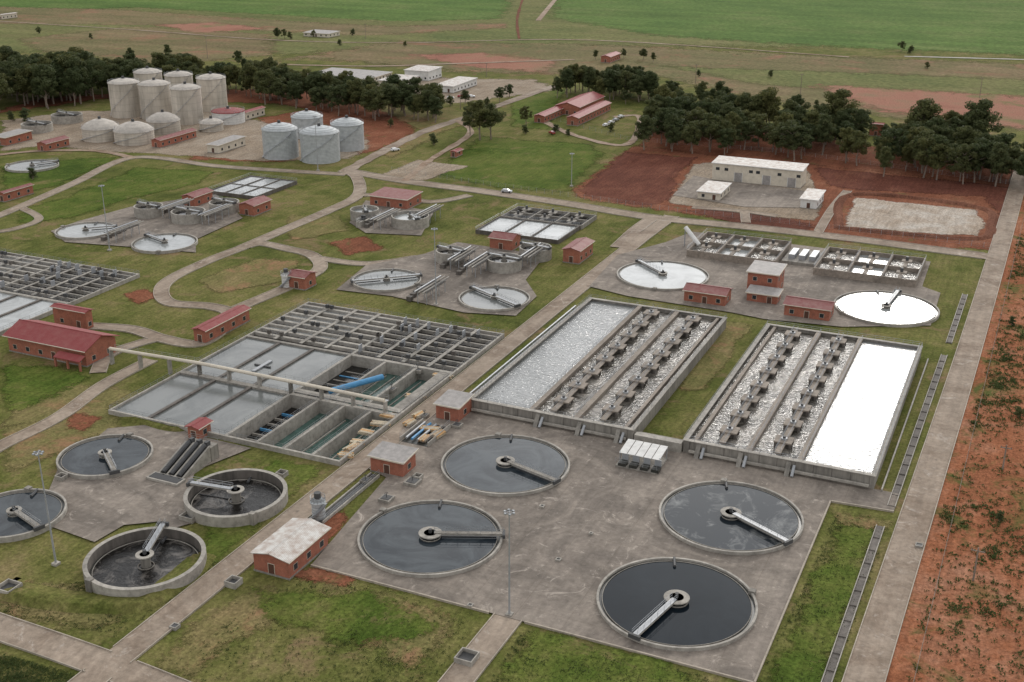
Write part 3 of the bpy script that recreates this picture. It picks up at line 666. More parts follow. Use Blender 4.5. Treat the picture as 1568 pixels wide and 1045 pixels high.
# ------------------------------------------------------------------ buildings
def building(nl,fr,h,roof='redroof',wall='brick',name='brick_building',kind='gable',win=True,rise=None,axis=None,trim='cream',wh=1.0,over=.5,gap=4.2):
    a=L(*nl,0); b=L(*fr,h); s0,t0=a; s1=max(b[0],s0+2.5); t1=max(b[1],t0+2.5)
    o=Obj(name,((s0+s1)/2,(t0+t1)/2)); w,d=s1-s0,t1-t0
    o.box('walls',wall,s0,s1,t0,t1,0,h); o.box('plinth','conc',s0-.12,s1+.12,t0-.12,t1+.12,0,.35)
    if axis is None: axis='x' if w>=d else 'y'
    ov=over
    if kind=='gable':
        rs=rise or min(w,d)*.16
        if axis=='x':
            m=(t0+t1)/2
            A=[(s0-ov,t0-ov,h+.02),(s1+ov,t0-ov,h+.02),(s1+ov,m,h+rs),(s0-ov,m,h+rs),(s1+ov,t1+ov,h+.02),(s0-ov,t1+ov,h+.02)]
        else:
            m=(s0+s1)/2
            A=[(s0-ov,t1+ov,h+.02),(s0-ov,t0-ov,h+.02),(m,t0-ov,h+rs),(m,t1+ov,h+rs),(s1+ov,t0-ov,h+.02),(s1+ov,t1+ov,h+.02)]
        up=[(x,y,z+.16) for x,y,z in A]
        o.add('roof',roof,A+up,[(6,7,8,9),(9,8,10,11),(0,3,2,1),(3,5,4,2),(0,1,7,6),(1,2,8,7),(2,4,10,8),(4,5,11,10),(5,3,9,11),(3,0,6,9)])
        if axis=='x':
            o.add('gable_wall',wall,[(s0+.01,t0,h),(s0+.01,t1,h),(s0+.01,m,h+rs-.05),(s1-.01,t0,h),(s1-.01,t1,h),(s1-.01,m,h+rs-.05)],[(0,1,2),(3,5,4)])
            o.obox('gutter',trim,(s0-ov,t0-ov-.08),(s1+ov,t0-ov-.08),.12,h-.02,h+.16)
            o.tube('ridge_cap',roof,(s0-ov,m,h+rs+.17),(s1+ov,m,h+rs+.17),.14,4)
        else:
            o.add('gable_wall',wall,[(s0,t0+.01,h),(s1,t0+.01,h),(m,t0+.01,h+rs-.05),(s0,t1-.01,h),(s1,t1-.01,h),(m,t1-.01,h+rs-.05)],[(0,1,2),(3,5,4)])
            o.obox('gutter',trim,(s1+ov+.08,t0-ov),(s1+ov+.08,t1+ov),.12,h-.02,h+.16)
            o.tube('ridge_cap',roof,(m,t0-ov,h+rs+.17),(m,t1+ov,h+rs+.17),.14,4)
    else:
        z1=h+(rise if rise is not None else .5)
        o.obox('roof',roof,((s0+s1)/2,t0-ov),((s0+s1)/2,t1+ov),w+2*ov,h+.01,h+.2,z1,z1+.2)
        o.add('parapet',wall,[(s0,t1-.01,h),(s1,t1-.01,h),(s1,t1-.01,z1),(s0,t1-.01,z1)],[(0,1,2,3)])
        o.obox('fascia',trim,(s0-ov,t0-ov-.06),(s1+ov,t0-ov-.06),.12,h-.1,h+.22)
        o.obox('fascia',trim,(s1+ov+.06,t0-ov),(s1+ov+.06,t1+ov),.12,h-.1,h+.22,z1-.1,z1+.22)
    if win:
        n=max(1,int(w/gap)); fl=max(1,int(h/3.4))
        for f in range(fl):
            zb=1.1+f*3.3
            for i in range(n):
                x=s0+w*(i+.5)/n
                if f==0 and i==n//2:
                    o.box('door','door',x-.65,x+.65,t0-.05,t0-.005,.36,2.4); o.box('door_frame',trim,x-.75,x+.75,t0-.03,t0-.002,.36,2.5); continue
                o.box('window_frame',trim,x-wh*.68,x+wh*.68,t0-.04,t0-.002,zb-.06,zb+1.26)
                o.box('window',"glass",x-wh*.6,x+wh*.6,t0-.06,t0-.041,zb,zb+1.2)
            n2=max(1,int(d/gap))
            for i in range(n2):
                y=t0+d*(i+.5)/n2
                o.box('window_frame',trim,s1+.002,s1+.04,y-wh*.68,y+wh*.68,zb-.06,zb+1.26)
                o.box('window',"glass",s1+.041,s1+.06,y-wh*.6,y+wh*.6,zb,zb+1.2)
    o.done(); return s0,s1,t0,t1
building((390,874),(501,810),3.8,'whiteroof',axis='y',rise=.9,name='brick_pump_house')
building((568,722),(636,692),3.8,'greyroof',kind='mono',name='brick_pump_house')
building((668,642),(722,608),4,'greyroof',kind='mono',name='brick_pump_house')
building((1047,462),(1120,443),3.6,'dkredroof')
building((1143,449),(1202,408),7,'greyroof',kind='mono',name='brick_control_building')
building((1143,462),(1196,446),3.0,'greyroof',kind='mono',name='brick_annex')
building((1200,484),(1278,464),3.6,'dkredroof')
building((862,402),(908,370),4.5,'dkredroof')
building((750,381),(797,360),4,'dkredroof')
building((567,315),(645,296),4,'dkredroof',kind='mono')
building((367,329),(414,306),4,'dkredroof')
building((280,316),(325,293),4,'dkredroof')
building((441,441),(483,418),4,'dkredroof')
building((298,524),(381,473),3.8,'redroof',axis='y')
q=building((15,538),(176,516),4.6,'redroof',wall='brick',name='brick_office_building',rise=2.4,over=.9)
building((84,497),(124,482),5.4,'redroof',name='brick_office_wing')
building((0,309),(46,283),3.6,'dkredroof'); building((58,231),(105,212),3.6,'dkredroof')
building((233,226),(300,200),3.6,'dkredroof'); building((318,234),(375,211),3.8,'greyroof',wall='cream',kind='mono',name='workshop_building')
building((368,184),(405,165),4,'redroof',wall='cream'); building((-10,222),(48,202),4,'greyroof',kind='mono',name='workshop_building')
building((289,673),(322,646),3.2,'redroof',name='brick_kiosk')
building((690,241),(708,229),2.6,'redroof',name='brick_kiosk')
building((1090,276),(1236,254),7.5,'whiteroof',wall='cream',name='warehouse',kind='mono',rise=.6,win=False,trim='white')
building((1225,319),(1262,294),3.8,'whiteroof',wall='white',kind='mono',name='site_office',trim='white')
building((1068,305),(1118,283),3.2,'whiteroof',wall='cream',kind='mono',name='site_shed',trim='white')
building((818,188),(880,158),3.6,'redroof',name='office_building'); building((868,192),(935,158),4,'redroof',axis='y',name='office_building')
building((850,175),(925,148),4.5,'redroof',name='office_building')
building((620,122),(676,104),6,'whiteroof',wall='white',kind='mono',name='white_office_block',trim='white')
building((666,141),(730,121),4,'whiteroof',wall='white',kind='mono',name='white_office_block',trim='white')
building((580,132),(640,118),3.5,'whiteroof',wall='cream',kind='mono',name='white_office_block',trim='white')
building((470,122),(600,112),2.8,'greyroof',wall='cream',kind='mono',name='store_building')
building((920,96),(950,82),4,'redroof',name='farm_house'); building((465,56),(520,49),3,'greyroof',wall='cream',name='farm_building',kind='mono')
building((1330,208),(1352,192),6,'redroof',name='brick_building')
building((0,30),(22,20),4,'whiteroof',wall='cream',name='farm_building')
o=Obj('covered_porch',(q[1]-6,q[2]-2)); x0=q[1]-8; x1=q[1]+1; y0=q[2]-3.4
o.obox('canopy','redroof',((x0+x1)/2,y0),((x0+x1)/2,q[2]-1.1),x1-x0,2.7,2.85,3.6,3.75)
for x in (x0+.3,x1-.3,(x0+x1)/2): o.box('post','brick',x-.25,x+.25,y0+.1,y0+.6,0,2.7)
o.done()
wa=L(1090,276); wb=L(1236,254,7.5)
o=Obj('roller_door',wa)
for f in (.3,.62,.9):
    x=wa[0]+(wb[0]-wa[0])*f; o.box('shutter','greyroof',x-1.6,x+1.6,wa[1]-.14,wa[1]-.07,.4,4.2); o.box('jamb','white',x-1.8,x-1.6,wa[1]-.2,wa[1]-.06,.36,4.4); o.box('jamb','white',x+1.6,x+1.8,wa[1]-.2,wa[1]-.06,.36,4.4)
for f in (.06,.16,.44,.52,.76,.97):
    x=wa[0]+(wb[0]-wa[0])*f; o.box('high_window','glass',x-.8,x+.8,wa[1]-.1,wa[1]-.05,4.6,5.8)
o.done()
# ------------------------------------------------------------------ silos and digesters
def silo(u,vb,w,h,top=2.0,mat='silo',rmat='silotop',name='digester_silo'):
    x,y=gw(u,vb); zc=y*CP+H*SP; r=w/2*zc/F; y+=r; c=w2l(x,y); cx,cy=c
    o=Obj(name,c)
    o.lathe('shell',mat,cx,cy,[(r,0),(r,h)],48)
    k=h/5
    for i in range(1,5): o.lathe('band','conc' if mat=='silo' else 'steel',cx,cy,[(r+.02,k*i),(r+.05,k*i+.04),(r+.02,k*i+.08)],48)
    o.lathe('roof',rmat,cx,cy,[(r+.25,h-.2),(r+.25,h+.1),(r*.75,h+top*.55),(r*.4,h+top*.88),(.8,h+top),(.05,h+top)],48,True)
    o.cyl('roof_vent','steel_d',cx,cy,.7,h+top,h+top+1.2,10)
    for i in range(12):
        a=i*math.pi/6; p=(cx+(r+.2)*math.cos(a),cy+(r+.2)*math.sin(a)); a2=a+math.pi/6; p2=(cx+(r+.2)*math.cos(a2),cy+(r+.2)*math.sin(a2))
        o.rail([p,p2],h+.1,step=3)
        o.tube('roof_rib','steel',(p[0],p[1],h+.15),(cx+.8*math.cos(a),cy+.8*math.sin(a),h+top+.05),.07,3)
    n=22
    for i in range(n):
        a=-2.4+i*.11; zz=h*(i+.5)/n; p=(cx+r*math.cos(a),cy+r*math.sin(a)); p2=(cx+(r+.8)*math.cos(a),cy+(r+.8)*math.sin(a)); o.obox('stair','steel',p,p2,.7,zz,zz+.1)
    o.done()
for a in [(225,160,42,17),(272,162,42,16),(188,182,46,18),(322,172,44,17.5),(235,185,48,18),(283,192,46,18)]: silo(*a)
for a in [(147,219,56,6),(245,207,50,6),(198,224,60,6)]: silo(*a,top=4.0,name='digester_tank')
silo(320,203,36,4,name='digester_tank'); 
silo(345,192,50,6,top=1.2,mat='white',rmat='redroof',name='storage_tank')
for a in [(468,214,48,10),(530,233,50,12),(426,246,54,13),(487,252,60,13)]: silo(*a,top=2.6,mat='alu',rmat='alu',name='steel_gas_tank')
silo(438,442,14,4,top=.8,mat='white',rmat='white',name='storage_tank')
silo(487,800,20,4,top=.8,mat='alu',rmat='alu',name='storage_tank')
# ------------------------------------------------------------------ lighting masts
def mast(u,v,h):
    s,t=L(u,v); o=Obj('lighting_mast',(s,t))
    o.box('base','conc_l',s-.6,s+.6,t-.6,t+.6,0,.5); o.tube('pole','steel',(s,t,.5),(s,t,h),.2,8,.1)
    o.lathe('crown_ring','steel',s,t,[(.7,h-.25),(.74,h-.1),(.7,h)],16)
    for i in range(6):
        a=i*math.pi/3; p=(s+.8*math.cos(a),t+.8*math.sin(a)); o.tube('arm','steel',(s,t,h-.1),(*p,h-.1),.05,4)
        o.box('floodlight','steel',p[0]-.2,p[0]+.2,p[1]-.2,p[1]+.2,h-.3,h-.05)
    o.done()
for a in [(780,943,20.7),(86,865,23.5),(668,468,24),(168,384,23),(487,262,24),(875,286,14)]: mast(*a)
def ppole(u,v,h):
    s,t=L(u,v); o=Obj('utility_pole',(s,t)); o.tube('pole','bark',(s,t,0),(s,t,h),.2,6,.14); o.box('crossarm','bark',s-1.2,s+1.2,t-.08,t+.08,h-.8,h-.6)
    for d in (-1,0,1): o.tube('insulator','steel_d',(s+d,t,h-.6),(s+d,t,h-.3),.06,5)
    o.done()
for a in [(1535,720,6),(1490,890,7),(1225,150,14),(1065,128,12),(560,60,12),(318,90,16),(705,168,9),(935,142,10),(745,118,9),(1500,150,12)]: ppole(*a)
# ------------------------------------------------------------------ drains, fences
o=Obj('drainage_channel',(-18,240))
for t0,t1,sa,sb in ((100,217,-19.6,-18.6),(226,317,-17.8,-16.6),(327,372,-16.4,-16)):
    for off in (-.75,.75): o.obox('channel_edge','conc_l',(sa+off,t0),(sb+off,t1),.16,0,.42)
    o.obox('channel_bed','conc_d',(sa,t0),(sb,t1),1.3,.02,.2)
    n=int((t1-t0)/5)
    for i in range(n):
        f=i/n; x=sa+(sb-sa)*f; y=t0+(t1-t0)*f; o.box('cross_strut','conc_d',x-.66,x+.66,y,y+.12,.2,.38)
o.done()
def fence(pts,h=2.0,px=True,step=3.5,pm='steel'):
    pl=[L(*p) for p in pts] if px else pts
    o=Obj('perimeter_fence',pl[0]); 
    for a,b in zip(pl[:-1],pl[1:]):
        l=math.hypot(b[0]-a[0],b[1]-a[1]); n=max(1,int(l/step))
        for i in range(n):
            x=a[0]+(b[0]-a[0])*i/n; y=a[1]+(b[1]-a[1])*i/n; o.tube('post',pm,(x,y,0),(x,y,h),.06,4)
        for z in (.3,.9,1.5,h-.05): o.tube('wire',pm,(*a,z),(*b,z),.018,3)
    o.done()
fence([(600,262),(740,284),(870,302),(1010,322),(1150,337),(1300,355),(1450,372),(1525,382)])
fence([(-7,100),(-5,317),(-3,560)],h=1.4,px=False,step=6,pm='bark')
fence([(850,185),(960,215),(1200,235),(1350,255),(1560,285)],step=5)
o=Obj('concrete_edging',(-20,270))
o.obox('edging','conc_l',(-20.6,232),(-20.2,312),.3,0,.5)
o.done()
rim=[L(*p) for p in [(1284,350),(1304,299),(1498,319),(1518,346),(1500,366),(1400,361)]]; o=Obj('drying_bed_bund',rim[0]); rb=random.Random(4)
pr=catm(rim+[rim[0]],6); vs=[];fs=[]
for i,p in enumerate(pr):
    a=pr[i-1] if i else pr[-2]; b=pr[(i+1)%len(pr)] if i<len(pr)-1 else pr[1]; dx,dy=b[0]-a[0],b[1]-a[1]; l=math.hypot(dx,dy) or 1
    for off,z in ((-2.0,.0),(-.6,.9+rb.uniform(-.15,.2)),(.6,.95+rb.uniform(-.15,.2)),(2.0,.0)): vs.append((p[0]-dy/l*off,p[1]+dx/l*off,z))
for i in range(len(pr)-1):
    for k in range(3): fs.append((i*4+k,i*4+k+1,(i+1)*4+k+1,(i+1)*4+k))
o.add('bund','bund',vs,fs); o.done()
def bank(pts,wd,hh):
    pl=catm([L(*p) for p in pts],6); o=Obj('grass_embankment',pl[0]); vs=[];fs=[]; r=random.Random(8)
    for i,p in enumerate(pl):
        a=pl[max(0,i-1)]; b=pl[min(len(pl)-1,i+1)]; dx,dy=b[0]-a[0],b[1]-a[1]; l=math.hypot(dx,dy) or 1; k=min(1,i/3,(len(pl)-1-i)/3)
        for off,z in ((0,.0),(wd*.35,hh*k*r.uniform(.8,1.1)),(wd*.6,hh*k*r.uniform(.9,1.1)),(wd*1.6,.0)): vs.append((p[0]-dy/l*off,p[1]+dx/l*off,z))
    for i in range(len(pl)-1):
        for k in range(3): fs.append((i*4+k,i*4+k+1,(i+1)*4+k+1,(i+1)*4+k))
    o.add('bank','grass',vs,fs); o.done()
bank([(-20,915),(60,935),(150,942),(230,935),(300,890),(340,850)],4.5,1.3)
bank([(165,632),(240,660),(285,665)],3,.9)
# clutter
rng=random.Random(11)
def timber(u,v,l,rot):
    s,t=L(u,v); o=Obj('timber_stack',(s,t)); c,sn=math.cos(rot),math.sin(rot)
    for k in range(3):
        for i in range(5):
            off=(i-2)*.38; j=rng.uniform(-.4,.4)
            p=(s-sn*off+c*(-l/2+j),t+c*off+sn*(-l/2+j)); q=(s-sn*off+c*(l/2+j),t+c*off+sn*(l/2+j))
            o.obox('planks',rng.choice(['timber','timber2','timber2']),p,q,.33,.45+k*.25,.67+k*.25)
    for e in (-.35,.35): o.obox('bearer','timber2',(s+c*l*e+sn*.8,t+sn*l*e-c*.8),(s+c*l*e-sn*.8,t+sn*l*e+c*.8),.15,.3,.45)
    o.done()
for u,v,l in [(678,580,4.6),(655,600,4),(636,612,4.4),(614,632,3.6),(583,654,4.2),(562,667,3.4),(540,690,4),(660,662,4.4),(672,670,3.5),(650,676,3.2),(596,642,4),(548,682,3),(530,702,3),(641,640,3),(628,652,3)]:
    timber(u,v,l,rng.choice([0,1.57,1.4,.2]))
o=Obj('pipe_gallery',L(640,668))
s0,t0=L(622,676)
for i in range(4): o.tube('pipe',['steel','blue','steel','conc_l'][i],(s0+i*1.5,t0,.9),(s0+i*1.5,t0+9,.9),.3,8)
o.box('trench_wall','conc_l',s0-1.2,s0-.9,t0-1,t0+10,0,1.3); o.box('trench_wall','conc_l',s0+6,s0+6.3,t0-1,t0+10,0,1.3); o.box('trench_floor','wet',s0-.9,s0+6,t0-1,t0+10,.24,.34)
o.rail([(s0-1,t0-1),(s0-1,t0+10)],1.3); o.rail([(s0+6.1,t0-1),(s0+6.1,t0+10)],1.3); o.done()
for u,v,w in [(640,570,1.2),(600,600,1),(700,655,1.1),(650,640,.9),(560,740,1),(632,742,1.5),(592,768,1.3)]:
    s,t=L(u,v); o=Obj('valve_chamber',(s,t)); o.box('chamber','conc',s-w,s+w,t-w,t+w,0,.9); o.box('lid','steel_d',s-w*.7,s+w*.7,t-w*.7,t+w*.7,.9,1.0); o.tube('spindle','steel_d',(s,t,1),(s,t,1.9),.08,5); o.lathe('handwheel','steel_d',s,t,[(.35,1.85),(.4,1.9),(.35,1.95)],10); o.done()
o=Obj('cable_trench',(-117,195)); o.box('trench_wall','conc_l',-121.9,-121.6,160,194,0,.7); o.box('trench_wall','conc_l',-119.9,-119.6,172,194,0,.7); o.box('trench_cover','steel_d',-121.6,-119.9,172,194,.26,.4)
o.rail([(-119.7,172),(-119.7,194)],.7); o.done()
s0,t0=L(244,728); o=Obj('screw_pump_station',(s0,t0))
for i in range(4): o.obox('channel_wall','conc_l',(s0+i*2.1,t0),(s0+i*2.1,t0+9.5),.4,0,.7,0,4.0)
for i in range(3):
    x=s0+1.05+i*2.1; o.obox('channel_bed','wet',(x,t0),(x,t0+9.5),1.7,.0,.35,0,3.2); o.tube('screw','steel_d',(x,t0+.2,.9),(x,t0+9.3,4.1),.5,8); o.box('motor','steel_d',x-.4,x+.4,t0+9.6,t0+10.8,3.6,4.6)
o.box('motor_platform','conc',s0-.3,s0+6.7,t0+9.5,t0+12,0,3.6); o.box('sump','conc_l',s0-1,s0+7.3,t0-3,t0-.1,0,.8); o.box('sump_water','w_black',s0-.6,s0+6.9,t0-2.6,t0-.4,.8,.85)
o.rail([(s0-.3,t0+9.5),(s0-.3,t0+12),(s0+6.7,t0+12)],3.6); o.done()
for u,v,sz in [(14,905,1.7),(715,1012,1.6),(292,795,1.6),(95,735,1),(1407,838,.7),(358,896,1.2),(432,730,1),(268,962,.7),(855,860,.5),(830,778,.5),(720,930,.5),(905,820,.4),(640,735,.9)]:
    s,t=L(u,v); o=Obj('inspection_chamber',(s,t)); hh=1.2 if sz>.8 else .6
    o.box('wall','conc_l',s-sz,s+sz,t-sz,t-sz+.2,0,hh); o.box('wall','conc_l',s-sz,s+sz,t+sz-.2,t+sz,0,hh); o.box('wall','conc_l',s-sz,s-sz+.2,t-sz+.2,t+sz-.2,0,hh); o.box('wall','conc_l',s+sz-.2,s+sz,t-sz+.2,t+sz-.2,0,hh); o.box('sump','steel_d',s-sz+.2,s+sz-.2,t-sz+.2,t+sz-.2,.2,.5); o.done()
def gantry(u,v):
    s,t=L(u,v); o=Obj('pipe_gantry',(s,t))
    for i in range(2):
        for j in range(4): o.tube('leg','steel',(s+i*3,t+j*4,0),(s+i*3,t+j*4,4.2),.12,5)
    for i in range(3): o.tube('pipe','conc_l' if i else 'steel',(s+i*1.4,t-2,4.3),(s+i*1.4,t+15,4.3),.25,8)
    o.box('deck','conc_d',s-.4,s+3.4,t,t+12,3.7,3.85); o.rail([(s-.4,t),(s-.4,t+12)],3.85); o.rail([(s+3.4,t),(s+3.4,t+12)],3.85)
    for k in range(5): o.box('equipment','conc_d',s-4-k*.5,s-2.4-k*.5,t+k*3,t+k*3+1.6,.2,1.6)
    o.done()
for a in [(640,465),(715,425),(168,372),(572,352),(800,410),(690,415),(310,345),(250,335),(640,345)]: gantry(*a)
def car(u,v,mat,rot):
    x,y=gw(u,v)
    prof=[(-2.2,.45),(-2.2,.95),(-2.0,1.02),(-1.6,1.42),(.35,1.45),(1.05,1.0),(2.05,.88),(2.2,.6),(2.2,.35),(-2.1,.35)]
    e=bpy.data.objects.new('parked_car',None); sc.collection.objects.link(e); e.location=(x,y,.28); e.rotation_euler=(0,0,rot)
    def mk(n,vs,fs,m):
        me=bpy.data.meshes.new(n); me.from_pydata(vs,[],fs); me.materials.append(M[m]); me.update(); ob=bpy.data.objects.new(n,me); sc.collection.objects.link(ob); ob.parent=e
    n=len(prof); vs=[];
    for sg in (-1,1):
        for a,b in prof: vs.append((a,sg*(.85 if b<1.1 else .68),b))
    mk('body',vs,[tuple(range(n-1,-1,-1)),tuple(range(n,2*n))]+[(i,(i+1)%n,n+(i+1)%n,n+i) for i in range(n)],mat)
    mk('windscreen',[(.42,-.62,1.43),(.42,.62,1.43),(1.02,.75,1.04),(1.02,-.75,1.04),(-1.66,-.62,1.41),(-1.66,.62,1.41),(-1.99,.75,1.06),(-1.99,-.75,1.06)],[(0,3,2,1),(4,5,6,7)],'glass')
    for k,(a,b) in enumerate(((-1.35,-.86),(-1.35,.86),(1.35,-.86),(1.35,.86))):
        vs=[];m=12
        for dy in (-.1,.1):
            for i in range(m): an=2*math.pi*i/m; vs.append((a+.34*math.cos(an),b+dy,.34+.34*math.sin(an)-.02))
        mk('wheel_%d'%(k+1),vs,[(i,(i+1)%m,m+(i+1)%m,m+i) for i in range(m)]+[tuple(range(m-1,-1,-1)),tuple(range(m,2*m))],'tyre')
for a in [(928,194,'carwhite',.9),(936,190,'carwhite',.9),(943,186,'carsilver',.9),(951,181,'carwhite',.9),(690,152,'carwhite',.1),(706,150,'carred',.1),(722,150,'carwhite',.1),(845,206,'carred',2),(605,232,'carwhite',.6),(776,296,'carsilver',-.3)]: car(*a)
# ------------------------------------------------------------------ trees
def tube_np(V,Fc,p,q,r0,r1,n=6):
    p=Vector(p);q=Vector(q);qt=(q-p).to_track_quat('Z','Y'); b=len(V)
    for c,rr in ((p,r0),(q,r1)):
        for i in range(n):
            a=2*math.pi*i/n; V.append(tuple(c+qt@Vector((rr*math.cos(a),rr*math.sin(a),0))))
    for i in range(n): k=(i+1)%n; Fc.append((b+i,b+k,b+n+k,b+n+i))
def tree_mesh(seed,h=16,spread=4.2,nl=165,base=.32,leaf='leaf',ls=1.0):
    r=random.Random(seed); V=[];Fc=[]
    pts=[Vector((0,0,-.3))]
    for i in range(4): pts.append(Vector((pts[-1].x+r.uniform(-.5,.5),pts[-1].y+r.uniform(-.5,.5),h*(.2*(i+1)))))
    for i in range(4): tube_np(V,Fc,pts[i],pts[i+1],.36-.07*i,.36-.07*(i+1))
    cl=[]
    nb=r.randint(12,16)
    for i in range(nb):
        z=h*(base+(.88-base)*(i+.5)/nb); a=i*2.4+r.uniform(-.6,.6); fz=(z/h-base)/(1-base)
        f=math.sqrt(max(.15,1-(2*fz-.75)**2*.75)); rr=spread*f*r.uniform(.55,1.0); st=pts[min(4,int(z/h/.2))]; tip=Vector((st.x+rr*math.cos(a),st.y+rr*math.sin(a),z+r.uniform(0,1.2)))
        tube_np(V,Fc,(st.x,st.y,max(z-1.8,1)),tip,.13,.04,4); cl.append((tip,r.uniform(1.3,2.3)))
        cl.append((Vector((st.x+rr*.35*math.cos(a+1),st.y+rr*.35*math.sin(a+1),z+r.uniform(.3,1.6))),r.uniform(1.2,2.0)))
    cl.append((Vector((pts[-1].x,pts[-1].y,h*.88)),1.9)); cl.append((Vector((pts[-1].x+r.uniform(-1.2,1.2),pts[-1].y,h*.94)),1.4))
    nf=len(Fc)
    for c,rc in cl:
        if h<8: rc*=.6
        for k in range(int(nl*rc/1.5)):
            d=Vector((r.gauss(0,1),r.gauss(0,1),r.gauss(0,1))).normalized()
            rad=rc*(r.random()**.35); p=c+Vector((d.x,d.y,d.z*.72))*rad; s=r.uniform(.2,.42)*ls
            nrm=(d+Vector((r.gauss(0,.5),r.gauss(0,.5),r.gauss(0,.5)+.25))).normalized()
            u=nrm.orthogonal().normalized(); u=(Matrix.Rotation(r.uniform(0,6.28),3,nrm)@u); w=nrm.cross(u)
            b=len(V); V.extend([tuple(p-u*s),tuple(p-w*s*.65),tuple(p+u*s),tuple(p+w*s*.65)]); Fc.append((b,b+1,b+2,b+3))
    me=bpy.data.meshes.new('tree'); me.from_pydata(V,[],Fc); me.materials.append(M['bark']); me.materials.append(M[leaf])
    me.polygons.foreach_set('material_index',[0]*nf+[1]*(len(Fc)-nf)); me.update(); return me
TM=[tree_mesh(i,h=16,spread=r_) for i,r_ in enumerate([4.0,4.8,5.4,3.6,4.4,5.8,5.0])]
SM=[tree_mesh(30+i,h=6,spread=2.4,nl=110,base=.1,ls=.8) for i in range(3)]
rt=random.Random(3)
def place(name,mesh,x,y,sc_,parent=None):
    o=bpy.data.objects.new(name,mesh); sc.collection.objects.link(o); o.location=(x,y,0)
    k=rt.uniform(.85,1.2); o.scale=(sc_*k,sc_*k,sc_); o.rotation_euler=(0,0,rt.uniform(0,6.28))
    if parent: o.parent=parent
def row(poly,count,hmin,hmax,gap=3.4):
    e=bpy.data.objects.new('tree_row',None); sc.collection.objects.link(e)
    W=[gw(*p) for p in poly]; x0=min(p[0] for p in W);x1=max(p[0] for p in W);y0=min(p[1] for p in W);y1=max(p[1] for p in W)
    done=[];tr=0
    while len(done)<count and tr<count*60:
        tr+=1; p=(rt.uniform(x0,x1),rt.uniform(y0,y1))
        if not in_poly(p,W) or any((p[0]-d[0])**2+(p[1]-d[1])**2<gap*gap for d in done): continue
        done.append(p); place('gum_tree_part',rt.choice(TM),p[0],p[1],rt.uniform(hmin,hmax)/16,e)
row([(-60,178),(0,176),(60,160),(150,150),(160,132),(60,128),(-60,140)],66,17,26)
row([(70,168),(150,160),(150,145),(70,150)],12,20,27)
row([(150,150),(430,155),(430,130),(150,124)],72,13,21)
row([(395,160),(480,174),(600,188),(672,192),(664,172),(560,158),(420,140)],66,13,20)
row([(850,152),(1000,162),(1010,146),(930,132),(850,140)],34,12,18)
row([(1000,172),(1130,178),(1130,160),(1000,154)],20,9,15)
row([(975,232),(1130,240),(1200,246),(1340,258),(1330,222),(1200,198),(1050,180),(985,190)],84,11,20,4.3)
row([(1345,272),(1440,280),(1550,292),(1568,270),(1500,232),(1350,226)],50,12,20,4.3)
row([(1568,292),(1700,300),(1700,260),(1568,250)],16,14,20)
for u,v,h in [(735,215,20),(752,214,18),(720,208,15),(1175,205,23),(1278,215,25),(1410,235,25),(1492,238,26),(806,192,10),(765,158,9),(712,160,8),(425,62,10),(436,60,8),(1380,80,8),(780,150,8),(258,95,12),(200,98,11),(672,172,9),(958,160,8),(1000,96,7),(985,92,8),(955,90,7),(912,92,7),(365,100,10)]:
    x,y=gw(u,v); place('gum_tree',rt.choice(TM),x,y,h/16)
for u,v,h in [(20,186,5),(38,186,6),(50,275,5),(1352,212,6),(330,185,4),(850,203,4),(870,208,3),(805,205,4),(690,162,5),(745,165,5),(1250,165,4),(1420,105,4),(1180,118,4),(620,72,4),(520,70,4),(140,60,4),(60,52,5),(540,55,5),(480,57,5),(1070,118,4),(900,112,4),(665,222,5),(598,195,4),(935,202,4),(1392,82,5),(445,60,5),(1560,640,2.5),(1530,800,2),(1550,500,2.5)]:
    x,y=gw(u,v); place('shrub',rt.choice(SM),x,y,h/6)
# ------------------------------------------------------------------ weeds and grass tufts
def tufts(name,polys,count,smin,smax,mat,nb=7):
    V=[];Fc=[]; r=random.Random(len(name)*7)
    LW=[[L(*p) for p in poly] for poly in polys]; 
    per=count//len(LW)
    for W in LW:
        x0=min(p[0] for p in W);x1=max(p[0] for p in W);y0=min(p[1] for p in W);y1=max(p[1] for p in W); n=0;tr=0
        cs=[(r.uniform(x0,x1),r.uniform(y0,y1),r.uniform(1,6)) for _ in range(max(6,per//22))]
        while n<per and tr<per*12:
            tr+=1
            c=r.choice(cs); p=(c[0]+r.gauss(0,c[2]),c[1]+r.gauss(0,c[2]))
            if not in_poly(p,W): continue
            if any(in_poly(p,q) for q in paved): continue
            n+=1; x,y=l2w(*p); sz=r.uniform(smin,smax)
            for k in range(nb):
                a=r.uniform(0,6.28); l=sz*r.uniform(.5,1); d=r.uniform(0,sz*.6); bx,by=x+d*math.cos(a),y+d*math.sin(a)
                tz=l*r.uniform(.4,.9); ex,ey=bx+l*.5*math.cos(a),by+l*.5*math.sin(a); wx,wy=-math.sin(a)*l*.28,math.cos(a)*l*.28
                b=len(V); V.extend([(bx,by,.02),(ex+wx,ey+wy,tz),(ex*1.0+.3*l*math.cos(a),ey+.3*l*math.sin(a),tz*.8),(ex-wx,ey-wy,tz)]); Fc.append((b,b+1,b+2,b+3))
    me=bpy.data.meshes.new(name); me.from_pydata(V,[],Fc); me.materials.append(M[mat]); me.update(); o=bpy.data.objects.new(name,me); sc.collection.objects.link(o)
tufts('weeds',[[(1385,1060),(1440,790),(1512,560),(1560,360),(1620,340),(1700,1060)]],4200,.25,.8,'weed',7)
